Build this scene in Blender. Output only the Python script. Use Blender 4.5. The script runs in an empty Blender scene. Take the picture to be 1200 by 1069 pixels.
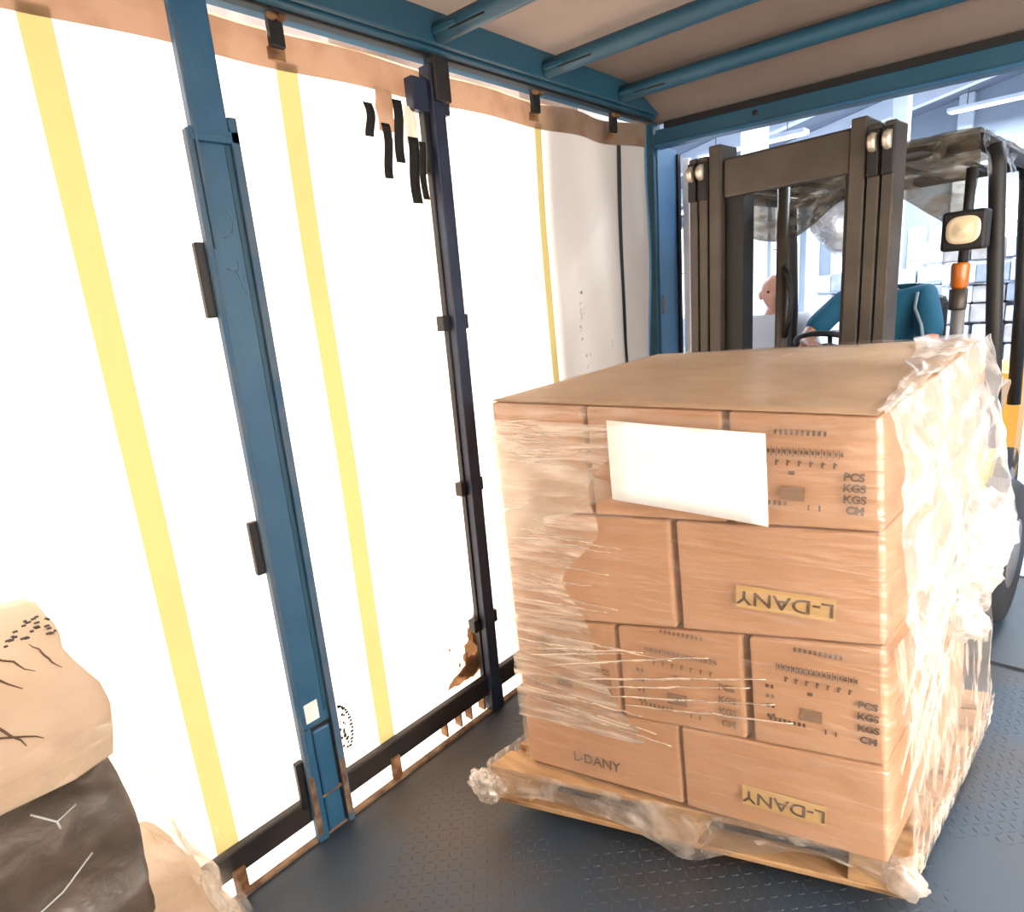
import bpy, bmesh, math, random
from mathutils import Vector, Matrix, noise
random.seed(7)
S = bpy.context.scene
COL = S.collection
# ------------------------------------------------------------------ camera
cam_d = bpy.data.cameras.new('camera'); cam = bpy.data.objects.new('camera', cam_d); COL.objects.link(cam)
F_PX = 725.79; YAW, PITCH, ROLL = 0.756309, 0.239656, -0.083761
cy_, sy_ = math.cos(YAW), math.sin(YAW); cp_, sp_ = math.cos(PITCH), math.sin(PITCH); cr_, sr_ = math.cos(ROLL), math.sin(ROLL)
Mz = Matrix(((cy_, sy_, 0), (-sy_, cy_, 0), (0, 0, 1))); Mb = Matrix(((1, 0, 0), (0, 0, -1), (0, 1, 0)))
Mx = Matrix(((1, 0, 0), (0, cp_, -sp_), (0, sp_, cp_))); Mr = Matrix(((cr_, -sr_, 0), (sr_, cr_, 0), (0, 0, 1)))
W2C = Mr @ Mx @ Mb @ Mz
cam.matrix_world = Matrix.Translation((0, 0, 1.74)) @ (W2C.transposed() @ Matrix(((1, 0, 0), (0, -1, 0), (0, 0, -1)))).to_4x4()
cam_d.sensor_fit = 'HORIZONTAL'; cam_d.sensor_width = 36; cam_d.lens = F_PX / 1200 * 36; cam_d.clip_start = 0.02; cam_d.clip_end = 300
S.camera = cam
# ------------------------------------------------------------------ world, sun, exposure
wd = bpy.data.worlds.new('hazy_sky'); S.world = wd; wd.use_nodes = True
bg = wd.node_tree.nodes['Background']; bg.inputs[0].default_value = (0.74, 0.86, 1.0, 1); bg.inputs[1].default_value = 2.6
sun_d = bpy.data.lights.new('sun', 'SUN'); sun = bpy.data.objects.new('sun', sun_d); COL.objects.link(sun)
sun_d.energy = 26; sun_d.color = (1.0, 0.89, 0.76); sun_d.angle = math.radians(4)
sun.rotation_euler = Vector((0.80, 0.0, -0.60)).to_track_quat('-Z', 'Y').to_euler()
vs = S.view_settings; vs.view_transform = 'Standard'; vs.look = 'None'; vs.gamma = 1.0; vs.use_curve_mapping = False; vs.exposure = 0.55

# ------------------------------------------------------------------ materials
MATS = {}
def mat(name, col, rough=0.6, metal=0.0, col2=None, nscale=8.0, nlo=0.4, nhi=0.65, bump=0.0, bscale=40.0, stretch=(1, 1, 1), spec=0.5, coat=0.0):
    m = bpy.data.materials.new(name); m.use_nodes = True; nt = m.node_tree; N = nt.nodes; L = nt.links
    b = N['Principled BSDF']; b.inputs['Base Color'].default_value = (*col, 1); b.inputs['Roughness'].default_value = rough; b.inputs['Metallic'].default_value = metal
    b.inputs['Specular IOR Level'].default_value = spec; b.inputs['Coat Weight'].default_value = coat
    tc = N.new('ShaderNodeTexCoord'); mp = N.new('ShaderNodeMapping'); mp.inputs['Scale'].default_value = stretch; L.new(tc.outputs['Object'], mp.inputs[0])
    if col2:
        n = N.new('ShaderNodeTexNoise'); n.inputs['Scale'].default_value = nscale; n.inputs['Detail'].default_value = 6; L.new(mp.outputs[0], n.inputs['Vector'])
        r = N.new('ShaderNodeValToRGB'); r.color_ramp.elements[0].position = nlo; r.color_ramp.elements[1].position = nhi
        r.color_ramp.elements[0].color = (*col, 1); r.color_ramp.elements[1].color = (*col2, 1)
        L.new(n.outputs['Fac'], r.inputs[0]); L.new(r.outputs[0], b.inputs['Base Color'])
    if bump:
        n2 = N.new('ShaderNodeTexNoise'); n2.inputs['Scale'].default_value = bscale; n2.inputs['Detail'].default_value = 4; L.new(mp.outputs[0], n2.inputs['Vector'])
        bp = N.new('ShaderNodeBump'); bp.inputs['Strength'].default_value = bump; bp.inputs['Distance'].default_value = 0.01
        L.new(n2.outputs['Fac'], bp.inputs['Height']); L.new(bp.outputs[0], b.inputs['Normal'])
    MATS[name] = m; return m
def cloth(name, dcol, tcol, nscale=0, c2=None, fac=0.5, bump=0.0):
    """thin sheet: diffuse reflection + diffuse transmission"""
    m = bpy.data.materials.new(name); m.use_nodes = True; nt = m.node_tree; N = nt.nodes; L = nt.links
    N.remove(N['Principled BSDF']); out = N['Material Output']
    d = N.new('ShaderNodeBsdfDiffuse'); d.inputs[0].default_value = (*dcol, 1); t = N.new('ShaderNodeBsdfTranslucent'); t.inputs[0].default_value = (*tcol, 1)
    mx = N.new('ShaderNodeMixShader'); mx.inputs[0].default_value = fac
    if nscale:
        tc = N.new('ShaderNodeTexCoord'); n = N.new('ShaderNodeTexNoise'); n.inputs['Scale'].default_value = nscale; n.inputs['Detail'].default_value = 7; L.new(tc.outputs['Object'], n.inputs['Vector'])
        for sh, c in ((d, dcol), (t, tcol)):
            r = N.new('ShaderNodeValToRGB'); r.color_ramp.elements[0].position = 0.45; r.color_ramp.elements[1].position = 0.75
            r.color_ramp.elements[0].color = (*c, 1); r.color_ramp.elements[1].color = (*[a * b for a, b in zip(c, c2)], 1)
            L.new(n.outputs['Fac'], r.inputs[0]); L.new(r.outputs[0], sh.inputs[0])
        if bump:
            bp = N.new('ShaderNodeBump'); bp.inputs['Strength'].default_value = bump; L.new(n.outputs['Fac'], bp.inputs['Height'])
            L.new(bp.outputs[0], d.inputs['Normal']); L.new(bp.outputs[0], t.inputs['Normal'])
    L.new(d.outputs[0], mx.inputs[1]); L.new(t.outputs[0], mx.inputs[2]); L.new(mx.outputs[0], out.inputs[0])
    MATS[name] = m; return m
def film(name, haze=0.12, gloss=0.10, col=(0.95, 0.93, 0.9), scale=(3, 3, 30), tint=(0.96, 0.95, 0.93), grough=0.14):
    """clear stretch film: mostly see-through, a little milky, glossy creases"""
    m = bpy.data.materials.new(name); m.use_nodes = True; nt = m.node_tree; N = nt.nodes; L = nt.links
    N.remove(N['Principled BSDF']); out = N['Material Output']
    tr = N.new('ShaderNodeBsdfTransparent'); tr.inputs[0].default_value = (*tint, 1)
    df = N.new('ShaderNodeBsdfDiffuse'); df.inputs[0].default_value = (*col, 1); tl = N.new('ShaderNodeBsdfTranslucent'); tl.inputs[0].default_value = (*col, 1)
    gl = N.new('ShaderNodeBsdfGlossy'); gl.inputs['Roughness'].default_value = grough; gl.inputs[0].default_value = (1, 1, 1, 1)
    tc = N.new('ShaderNodeTexCoord'); mp = N.new('ShaderNodeMapping'); mp.inputs['Scale'].default_value = scale; L.new(tc.outputs['Object'], mp.inputs[0])
    n = N.new('ShaderNodeTexNoise'); n.inputs['Scale'].default_value = 2.2; n.inputs['Detail'].default_value = 5; n.inputs['Distortion'].default_value = 0.6; L.new(mp.outputs[0], n.inputs['Vector'])
    bp = N.new('ShaderNodeBump'); bp.inputs['Strength'].default_value = 0.55; bp.inputs['Distance'].default_value = 0.02; L.new(n.outputs['Fac'], bp.inputs['Height'])
    for s in (df, gl): L.new(bp.outputs[0], s.inputs['Normal'])
    h = N.new('ShaderNodeMixShader'); h.inputs[0].default_value = 0.5; L.new(df.outputs[0], h.inputs[1]); L.new(tl.outputs[0], h.inputs[2])
    rp = N.new('ShaderNodeMapRange'); rp.inputs['From Min'].default_value = 0.45; rp.inputs['From Max'].default_value = 0.72; rp.inputs['To Min'].default_value = haze * 0.4; rp.inputs['To Max'].default_value = min(1, haze * 2.2)
    L.new(n.outputs['Fac'], rp.inputs['Value'])
    m1 = N.new('ShaderNodeMixShader'); L.new(rp.outputs[0], m1.inputs[0]); L.new(tr.outputs[0], m1.inputs[1]); L.new(h.outputs[0], m1.inputs[2])
    m2 = N.new('ShaderNodeMixShader'); m2.inputs[0].default_value = gloss; L.new(m1.outputs[0], m2.inputs[1]); L.new(gl.outputs[0], m2.inputs[2]); L.new(m2.outputs[0], out.inputs[0])
    MATS[name] = m; return m
def emit(name, col, st):
    m = bpy.data.materials.new(name); m.use_nodes = True; b = m.node_tree.nodes['Principled BSDF']; b.inputs['Base Color'].default_value = (*col, 1)
    b.inputs['Emission Color'].default_value = (*col, 1); b.inputs['Emission Strength'].default_value = st; MATS[name] = m; return m
mat('blue_paint', (0.018, 0.095, 0.20), 0.45, col2=(0.030, 0.115, 0.215), nscale=5, bump=0.15, bscale=25)
mat('blue_lit', (0.06, 0.17, 0.34), 0.4)  # lighter blue carries warehouse light reflected by the post's inner face
mat('blue_dark', (0.009, 0.062, 0.112), 0.5, col2=(0.014, 0.074, 0.125), nscale=4)
mat('worn_blue', (0.07, 0.12, 0.18), 0.65, col2=(0.028, 0.10, 0.19), nscale=9)
mat('navy_paint', (0.010, 0.017, 0.042), 0.5, col2=(0.016, 0.028, 0.06), nscale=6)
mat('black_metal', (0.006, 0.006, 0.008), 0.5)
mat('black_rail', (0.010, 0.009, 0.010), 0.6, col2=(0.022, 0.015, 0.012), nscale=6)
mat('rust', (0.13, 0.05, 0.02), 0.85, col2=(0.30, 0.17, 0.08), nscale=22, bump=0.3)
mat('rust_edge', (0.26, 0.17, 0.10), 0.8, col2=(0.10, 0.05, 0.03), nscale=18, bump=0.3)
mat('strap_black', (0.004, 0.004, 0.004), 0.8)
mat('floor_steel', (0.030, 0.046, 0.068), 0.50, 0.0, col2=(0.052, 0.042, 0.036), nscale=1.5, nlo=0.46, nhi=0.62, bump=0.12, bscale=60)
mat('card', (0.49, 0.275, 0.155), 0.75, col2=(0.55, 0.325, 0.195), nscale=3.0, bump=0.06, bscale=14, spec=0.25)
mat('card_dark', (0.44, 0.25, 0.13), 0.75, col2=(0.52, 0.31, 0.17), nscale=3.0, spec=0.25)
mat('card_top', (0.42, 0.29, 0.19), 0.7, col2=(0.48, 0.34, 0.23), nscale=5.0, spec=0.25)
mat('tape', (0.60, 0.40, 0.17), 0.45)
mat('ink', (0.12, 0.07, 0.045), 0.8)
mat('ink_soft', (0.25, 0.15, 0.09), 0.8)
mat('paper', (0.93, 0.93, 0.93), 0.6)
mat('wood', (0.45, 0.27, 0.13), 0.75, col2=(0.30, 0.17, 0.08), nscale=3, stretch=(1, 9, 9), bump=0.2, bscale=30)
mat('sticker', (0.9, 0.9, 0.9), 0.5)
mat('chalk', (0.10, 0.19, 0.28), 0.9)
mat('mast_steel', (0.052, 0.042, 0.034), 0.45, 0.3, col2=(0.07, 0.058, 0.046), nscale=6)
mat('mast_dark', (0.006, 0.005, 0.005), 0.6)
mat('roller', (0.62, 0.55, 0.45), 0.35, 0.6)
mat('yellow_paint', (0.75, 0.36, 0.015), 0.4)
mat('tan_panel', (0.30, 0.20, 0.10), 0.5)
mat('rubber', (0.018, 0.018, 0.022), 0.75, bump=0.2)
mat('grey_metal', (0.14, 0.14, 0.15), 0.5)
mat('lens_glass', (0.75, 0.62, 0.42), 0.15, coat=0.5)
mat('amber', (0.42, 0.11, 0.008), 0.25, coat=0.4)
mat('skin', (0.50, 0.24, 0.16), 0.55)
mat('polo_blue', (0.004, 0.085, 0.165), 0.85)
mat('polo_stripe', (0.20, 0.28, 0.33), 0.85)
mat('shirt_white', (0.55, 0.55, 0.60), 0.85)
mat('trousers', (0.02, 0.022, 0.03), 0.85)
mat('hair', (0.02, 0.015, 0.012), 0.7)
mat('wh_floor', (0.42, 0.46, 0.55), 0.30, col2=(0.34, 0.38, 0.47), nscale=1.2)
mat('wh_wall', (0.34, 0.39, 0.46), 0.7, col2=(0.38, 0.43, 0.50), nscale=2)
mat('wh_white', (0.80, 0.84, 0.90), 0.6)
mat('wh_ceiling', (0.20, 0.23, 0.28), 0.8)
mat('concrete', (0.55, 0.53, 0.50), 0.9, col2=(0.48, 0.46, 0.44), nscale=0.6)
mat('facade', (0.5, 0.5, 0.5), 0.9)
mat('shade_wall', (0.20, 0.15, 0.13), 0.9, col2=(0.26, 0.2, 0.17), nscale=3)
mat('bounce_white', (0.86, 0.85, 0.83), 0.9)
mat('goods_white', (0.72, 0.75, 0.80), 0.4, col2=(0.55, 0.58, 0.64), nscale=6)
mat('goods_tan', (0.45, 0.38, 0.34), 0.6, col2=(0.60, 0.55, 0.52), nscale=5)
mat('goods_grey', (0.30, 0.33, 0.38), 0.6, col2=(0.45, 0.48, 0.54), nscale=5)
mat('mud', (0.34, 0.20, 0.11), 0.9, col2=(0.5, 0.33, 0.2), nscale=20)
mat('dark_bag', (0.055, 0.045, 0.04), 0.35, col2=(0.14, 0.11, 0.09), nscale=7, bump=0.5, bscale=9)
mat('kraft', (0.60, 0.46, 0.33), 0.6, col2=(0.68, 0.54, 0.40), nscale=5, bump=0.5, bscale=7)
mat('orange_card', (0.60, 0.27, 0.12), 0.7)
cloth('curtain', (0.62, 0.60, 0.58), (0.42, 0.37, 0.33), 1.5, (0.9, 0.9, 0.93), 0.62)
cloth('hem', (0.40, 0.31, 0.24), (0.34, 0.22, 0.155), 7, (0.7, 0.62, 0.55), 0.6)
cloth('strap_yellow', (0.70, 0.55, 0.20), (0.40, 0.39, 0.19), 0, None, 0.6)
cloth('roof_sheet', (0.44, 0.34, 0.28), (0.040, 0.031, 0.026), 3, (0.86, 0.83, 0.80), 0.6)
cloth('stain', (0.36, 0.22, 0.13), (0.20, 0.11, 0.055), 26, (1.6, 1.7, 1.9), 0.6)
cloth('old_film', (0.75, 0.68, 0.60), (0.55, 0.50, 0.44), 6, (0.75, 0.72, 0.7), 0.5, 0.6)
film('film_side', 0.10, 0.09, (0.95, 0.85, 0.75), (2, 2, 16))
film('film_top', 0.06, 0.05, (0.9, 0.8, 0.7), (3, 10, 10))
film('film_fold', 0.50, 0.22, (1.0, 0.88, 0.76), (4, 4, 8))
film('film_torn', 0.62, 0.12, (0.98, 0.95, 0.92), (5, 5, 5))
film('film_tight', 0.62, 0.10, (1.0, 0.94, 0.82), (.6, .6, 1.2))
film('film_glow', 0.46, 0.12, (1.0, 0.92, 0.80), (2, 2, 20))  # milky tone raised to carry the glow on the load's left
film('film_drape', 0.34, 0.12, (1.0, 0.92, 0.84), (3, 9, 3))
film('cover_film', 0.60, 0.07, (0.26, 0.22, 0.17), (3, 3, 7), (0.30, 0.26, 0.21))
film('cover_clear', 0.22, 0.30, (0.8, 0.8, 0.82), (6, 6, 6), (0.85, 0.86, 0.9))
film('bag_white', 0.75, 0.18, (0.75, 0.73, 0.73), (5, 5, 7))

# ------------------------------------------------------------------ helpers
def link(o, parent=None):
    COL.objects.link(o)
    if parent: o.parent = parent
    return o
def mesh_obj(name, bm, m, parent=None, smooth=False):
    me = bpy.data.meshes.new(name); bmesh.ops.recalc_face_normals(bm, faces=bm.faces[:]) if not getattr(bm, 'keep', False) else None
    bm.to_mesh(me); bm.free()
    me.materials.append(MATS[m] if isinstance(m, str) else m)
    if smooth:
        for p in me.polygons: p.use_smooth = True
    o = bpy.data.objects.new(name, me); return link(o, parent)
def empty(name, loc=(0, 0, 0), rz=0.0):
    o = bpy.data.objects.new(name, None); o.location = loc; o.rotation_euler = (0, 0, rz); o.empty_display_size = 0.1; return link(o)
def tag(o, label=None, cat=None, group=None, kind=None):
    if label: o['label'] = label
    if cat: o['category'] = cat
    if group: o['group'] = group
    if kind: o['kind'] = kind
    return o
def setting(o, label=None): return tag(o, label, None, None, 'structure')
def add_box(bm, lo, hi, bev=0.0, M=None):
    xs = [(x, y, z) for z in (lo[2], hi[2]) for y in (lo[1], hi[1]) for x in (lo[0], hi[0])]
    return add_hexa(bm, xs, bev, M)
def add_hexa(bm, c8, bev=0.0, M=None):
    # order: z-major, then y, then x
    tmp = bmesh.new(); v = [tmp.verts.new(M @ Vector(p) if M else Vector(p)) for p in c8]
    for f in ((0, 2, 3, 1), (4, 5, 7, 6), (0, 1, 5, 4), (2, 6, 7, 3), (0, 4, 6, 2), (1, 3, 7, 5)): tmp.faces.new([v[i] for i in f])
    bmesh.ops.recalc_face_normals(tmp, faces=tmp.faces[:])
    if bev: bmesh.ops.bevel(tmp, geom=tmp.edges[:], offset=bev, segments=2, profile=0.5, affect='EDGES')
    me = bpy.data.meshes.new('t'); tmp.to_mesh(me); tmp.free(); bm.from_mesh(me); bpy.data.meshes.remove(me)
def box(name, lo, hi, m, parent=None, bev=0.0, M=None):
    bm = bmesh.new(); add_box(bm, lo, hi, bev, M); return mesh_obj(name, bm, m, parent)
def add_tube(bm, pts, r, seg=10, cap=True):
    pts = [Vector(p) for p in pts]; rings = []
    rr = r if isinstance(r, (list, tuple)) else [r] * len(pts)
    up = None
    for i, p in enumerate(pts):
        d = (pts[min(i + 1, len(pts) - 1)] - pts[max(i - 1, 0)]).normalized()
        if up is None: up = d.orthogonal().normalized()
        a = (up - d * up.dot(d)); a = a.normalized() if a.length > 1e-6 else d.orthogonal().normalized(); up = a; b = d.cross(a)
        rings.append([bm.verts.new(p + (a * math.cos(t) + b * math.sin(t)) * rr[i]) for t in [2 * math.pi * k / seg for k in range(seg)]])
    for q, w in zip(rings, rings[1:]):
        for k in range(seg): bm.faces.new((q[k], q[(k + 1) % seg], w[(k + 1) % seg], w[k]))
    if cap: bm.faces.new(rings[0][::-1]); bm.faces.new(rings[-1])
def tube(name, pts, r, m, parent=None, seg=10, smooth=True):
    bm = bmesh.new(); add_tube(bm, pts, r, seg); return mesh_obj(name, bm, m, parent, smooth)
def add_lathe(bm, prof, origin, axis, seg=28):
    """prof: list of (radius, along axis)"""
    axis = Vector(axis).normalized(); a = axis.orthogonal().normalized(); b = axis.cross(a); o = Vector(origin); rings = []
    for r, h in prof:
        rings.append([bm.verts.new(o + axis * h + (a * math.cos(t) + b * math.sin(t)) * max(r, 1e-4)) for t in [2 * math.pi * k / seg for k in range(seg)]])
    for q, w in zip(rings, rings[1:]):
        for k in range(seg): bm.faces.new((q[k], q[(k + 1) % seg], w[(k + 1) % seg], w[k]))
    bm.faces.new(rings[0][::-1]); bm.faces.new(rings[-1])
def lathe(name, prof, origin, axis, m, parent=None, seg=28):
    bm = bmesh.new(); add_lathe(bm, prof, origin, axis, seg); return mesh_obj(name, bm, m, parent, True)
def sheet(name, fn, nu, nv, m, parent=None, thick=0.0, smooth=True):
    bm = bmesh.new(); g = [[bm.verts.new(fn(i / nu, j / nv)) for i in range(nu + 1)] for j in range(nv + 1)]
    for j in range(nv):
        for i in range(nu): bm.faces.new((g[j][i], g[j][i + 1], g[j + 1][i + 1], g[j + 1][i]))
    o = mesh_obj(name, bm, m, parent, smooth)
    if thick:
        md = o.modifiers.new('thickness', 'SOLIDIFY'); md.thickness = thick; md.offset = 0
    return o
def text_mesh(name, body, size, M, m, parent, sx=1.0, bold=0.0):
    cu = bpy.data.curves.new('tmp', 'FONT'); cu.body = body; cu.size = size; cu.align_x = 'CENTER'; cu.align_y = 'CENTER'; cu.offset = bold; cu.resolution_u = 3; cu.extrude = 0.0004
    t = bpy.data.objects.new('tmp', cu); COL.objects.link(t); bpy.context.view_layer.update()
    me = bpy.data.meshes.new_from_object(t.evaluated_get(bpy.context.evaluated_depsgraph_get())); bpy.data.objects.remove(t); bpy.data.curves.remove(cu)
    me.transform(M @ Matrix.Diagonal((sx, 1, 1, 1))); me.name = name; me.materials.clear(); me.materials.append(MATS[m])
    return link(bpy.data.objects.new(name, me), parent)
def nz(x, y, z, s=1.0): return noise.noise(Vector((x * s, y * s, z * s)))

# ================================================================== TRAILER SHELL
XC, XP, XR = -1.86, -1.77, 0.71          # curtain, post plane, right side
Y0, Y1 = -5.5, 3.16
fl = setting(box('floor', (-1.80, Y0, -0.12), (XR + 0.09, 3.22, 0.0), 'floor_steel'), 'dark blue steel tread plate floor of the trailer')
bm = bmesh.new(); sp = 0.029                        # raised lozenges of the tread plate
for i in range(int(2.42 / sp)):
    for j in range(int(2.95 / sp)):
        cx, cy = -1.70 + i * sp, 0.22 + j * sp
        if nz(cx, cy, 0.3, 2.2) < -0.10: continue   # worn away
        a = math.radians(45 if (i + j) % 2 else -45); L_, w_, h_ = 0.0120, 0.0042, 0.0014
        ca, sa = math.cos(a), math.sin(a)
        P = lambda u, v, z: bm.verts.new((cx + u * ca - v * sa, cy + u * sa + v * ca, z))
        b = [P(-L_, 0, 0), P(0, -w_, 0), P(L_, 0, 0), P(0, w_, 0)]; t1, t2 = P(-L_ * .6, 0, h_), P(L_ * .6, 0, h_)
        bm.faces.new((b[0], b[1], t1)); bm.faces.new((b[1], t2, t1)); bm.faces.new((b[1], b[2], t2))
        bm.faces.new((b[2], b[3], t2)); bm.faces.new((b[3], t1, t2)); bm.faces.new((b[3], b[0], t1))
tag(mesh_obj('tread_pattern', bm, 'floor_steel', fl), kind='stuff')
# rusty floor edge profile
setting(box('trim_1', (-1.80, Y0, 0.0), (-1.778, Y1, 0.010), 'rust_edge'), 'rusty angle edge along the trailer floor under the curtain')
# curtain wall: gently waving sheet, gap at top and bottom
def curtain_pt(u, v):
    y = Y0 + u * (3.13 - Y0); z = -0.10 + v * (2.585 + 0.10)
    dx = 0.010 * math.sin(y * 10.4) + 0.018 * nz(y, z, 1.0, 1.3)
    if y > 2.85: t = min(1, (y - 2.85) / .26); dx += .055 * t * t * (3 - 2 * t)
    if y > 2.2: dx += 0.034 * nz(y * 1.3 + z * .35, z * .35, 5.0, 3.2) * min(1, (y - 2.2) / .4)
    return Vector((XC + dx - 0.012, y, z))
wl = setting(sheet('wall_left', curtain_pt, 220, 40, 'curtain'), 'white translucent side curtain of the trailer glowing with daylight')
def strip_on_curtain(name, y0, y1, z0, z1, m, off=0.012, n=30):
    def f(u, v):
        y = y0 + u * (y1 - y0); z = z0 + v * (z1 - z0)
        p = curtain_pt((y - Y0) / (3.13 - Y0), (z + 0.10) / 2.685); p.x += off; return p
    return sheet(name, f, 2 if y1 - y0 < .2 else 160, n, m, wl, 0.0)
strip_on_curtain('hem_band', Y0 + .05, 3.12, 2.475, 2.58, 'hem', 0.014, 4)['label'] = 'beige double hem band along the curtain top'
for k, y in enumerate([-0.69, -0.09, 0.505, 1.135, 1.735, 2.33, 2.94]):
    w = 0.034 if y < 2.2 else (0.022 if y < 2.5 else 0.011)
    strip_on_curtain('tension_strap', y - w, y + w, 0.02, 2.50, 'strap_yellow' if y < 2.5 else 'black_metal', 0.010)
def roller(y, par=None):
    r = empty('curtain_roller', (XC + 0.05, y, 2.555))
    box('hanger_plate', (-0.012, -0.022, -0.045), (0.012, 0.022, 0.05), 'mast_dark', r, 0.004)
    for s in (-1, 1): lathe('roller_wheel', [(0.004, -0.008), (0.016, -0.008), (0.016, 0.008), (0.004, 0.008)], (0.018, s * 0.013, 0.035), (1, 0, 0), 'rust', r, 12)
    box('strap_loop', (-0.018, -0.026, -0.075), (-0.004, 0.026, -0.04), 'rust', r, 0.003)
    return r
for y, lb in ((1.08, 'rust-stained curtain roller between the blue post and the dark post'), (2.24, 'dark curtain roller just right of the dark slotted post'), (2.83, 'dark curtain roller nearest the rear corner post')):
    tag(roller(y), lb, 'roller', 'curtain rollers')
# stains and stamp on the curtain
def blob_on_curtain(name, cy, cz, ry, rz, m, seed, off=0.02, n=22):
    bm = bmesh.new(); c = None; ring = []
    for k in range(n):
        a = 2 * math.pi * k / n; r = 1 + 0.45 * nz(math.cos(a) * 2, math.sin(a) * 2, seed, 1.5)
        y, z = cy + ry * r * math.cos(a), cz + rz * r * math.sin(a)
        p = curtain_pt((y - Y0) / (3.13 - Y0), (z + .1) / 2.685); ring.append(bm.verts.new(p + Vector((off, 0, 0))))
    bm.faces.new(ring); return mesh_obj(name, bm, m, wl)
for j, (y, z, ry, rz) in enumerate(((1.625, .27, .055, .085), (1.66, .36, .035, .08), (1.60, .20, .06, .04), (1.575, .26, .018, .03), (1.545, .205, .03, .018), (1.61, .36, .015, .03), (1.53, .25, .008, .012), (1.48, .35, .006, .010))): blob_on_curtain('mud_stain', y, z, ry, rz, 'stain', 3.1 + j * 1.7, .020 + j * .0008)
blob_on_curtain('mud_stain', 1.56, 0.185, 0.10, 0.03, 'stain', 6.3, .023)
blob_on_curtain('mud_stain', 1.62, 0.20, 0.07, 0.05, 'stain', 4.7, 0.021)
blob_on_curtain('mud_stain', 1.685, 0.44, 0.02, 0.05, 'stain', 8.2, 0.022)
bm = bmesh.new()                                      # ink stamp arc with small marks right of the blue post
for k in range(16):
    a = math.radians(75 - k * 8); y, z = 0.925 + 0.055 * math.cos(a), 0.30 + 0.105 * math.sin(a)
    p = Vector((XC + 0.022, y, z)); add_box(bm, p - Vector((.0005, .004 + .004 * (k % 2), .003)), p + Vector((.0005, .005, .006)))
for k in range(26):
    p = Vector((XC + 0.022, 0.945 + random.uniform(-.02, .018), 0.29 + random.uniform(-.07, .075))); s = random.uniform(.002, .005)
    add_box(bm, p - Vector((.0005, s, s * 1.4)), p + Vector((.0005, s, s)))
mesh_obj('ink_stamp', bm, 'mast_dark', wl)
bm = bmesh.new()                                      # small printed specks near the rear
for (cy, cz, n) in ((2.52, 1.72, 10), (2.50, 1.60, 6), (2.78, 1.53, 5), (2.55, 1.42, 8)):
    for k in range(n):
        p = Vector((XC + 0.035, cy + random.uniform(-.02, .02), cz + random.uniform(-.06, .06))); s = random.uniform(.003, .007)
        add_box(bm, p - Vector((.0005, s, s)), p + Vector((.0005, s, s)))
mesh_obj('print_specks', bm, 'goods_grey', wl)
# roof sheet
def roof_pt(u, v):
    x = -1.86 + u * (XR + .09 + 1.86); y = Y0 + v * (3.2 - Y0)
    z = 2.702 + 0.012 * math.sin(math.pi * u) + 0.005 * math.sin(y * 2 * math.pi / 0.58) + 0.006 * nz(x, y, 0, 1.5)
    if y > 2.80: t = min(1, (y - 2.80) / .33); z = z * (1 - t) + (2.585 - .026 * (x + 1.76)) * t
    return Vector((x, y, z))
rf = setting(sheet('ceiling', roof_pt, 30, 120, 'roof_sheet'), 'beige roof sheet stretched over blue bows')
# top (cant) rails, left and right, with lips
def cant_rail(name, xo, xi, label):
    s = 1 if xi > xo else -1; bm = bmesh.new()
    def bb(a, b, z0, z1): add_box(bm, (min(a, b), Y0, z0), (max(a, b), Y1, z1), 0.004)
    bb(xo, xi - s * .012, 2.615, 2.68); bb(xo + s * 0.085, xi - s * 0.03, 2.592, 2.617); bb(xi - s * 0.02, xi, 2.60, 2.70)
    o = mesh_obj(name, bm, 'blue_dark'); setting(o, label)
    g = bmesh.new(); add_box(g, (min(xo + s * .135, xo + s * .142), Y0, 2.585), (max(xo + s * .135, xo + s * .142), Y1, 2.594)); mesh_obj('groove', g, 'mast_dark', o); return o
cant_rail('trim_2', -1.90, -1.70, 'blue top rail above the side curtain'); cant_rail('trim_3', XR + .12, XR - .06, 'blue top rail on the open side')
# roof bows
for k, (yl, sk) in enumerate([(.47, .05), (1.05, .06), (1.62, .08), (2.19, .075), (2.74, .105)]):
    b = empty('roof_bow', (-1.70, yl, 2.635), math.atan(sk)); n = 12; Lb = 2.36
    pts = [(Lb * i / n, 0, 0.012 * math.sin(math.pi * i / n)) for i in range(n + 1)]
    bm = bmesh.new(); add_tube(bm, [(p[0], p[1], p[2]) for p in pts], 0.034, 12); mesh_obj('bow_tube', bm, 'blue_dark', b, True)
    for x in (0.0, Lb - 0.10): box('end_bracket', (x, -0.035, -0.012), (x + 0.10, 0.035, 0.006), 'blue_dark', b, 0.004)
    box('slot', (0.07, -0.030, -0.017), (0.22, -0.022, -0.010), 'mast_dark', b)
    names = {4: 'blue roof bow nearest the rear door header', 3: 'second blue roof bow from the rear door header', 2: 'third blue roof bow from the rear header, over the dark post'}
    tag(b, names.get(k, 'blue roof bow over the wide blue post' if k == 1 else 'blue roof bow overhead, nearest the viewpoint'), 'roof bow', 'roof bows')
# side rail (dark board) at the bottom of the curtain
sr = setting(box('trim_4', (-1.825, Y0, 0.075), (-1.795, 3.1, 0.165), 'black_rail', None, 0.006), 'black side rail running along the bottom of the curtain')
for y in (0.50, 1.11): box('rail_bracket', (-1.80, y - .02, 0.0), (-1.785, y + .02, 0.10), 'rust', sr, 0.003)
for y in (1.38, 1.46, 1.52, 1.60): box('rail_clip', (-1.84, y - .004, 0.012), (-1.80, y + .004, 0.078), 'rust', sr)
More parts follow.
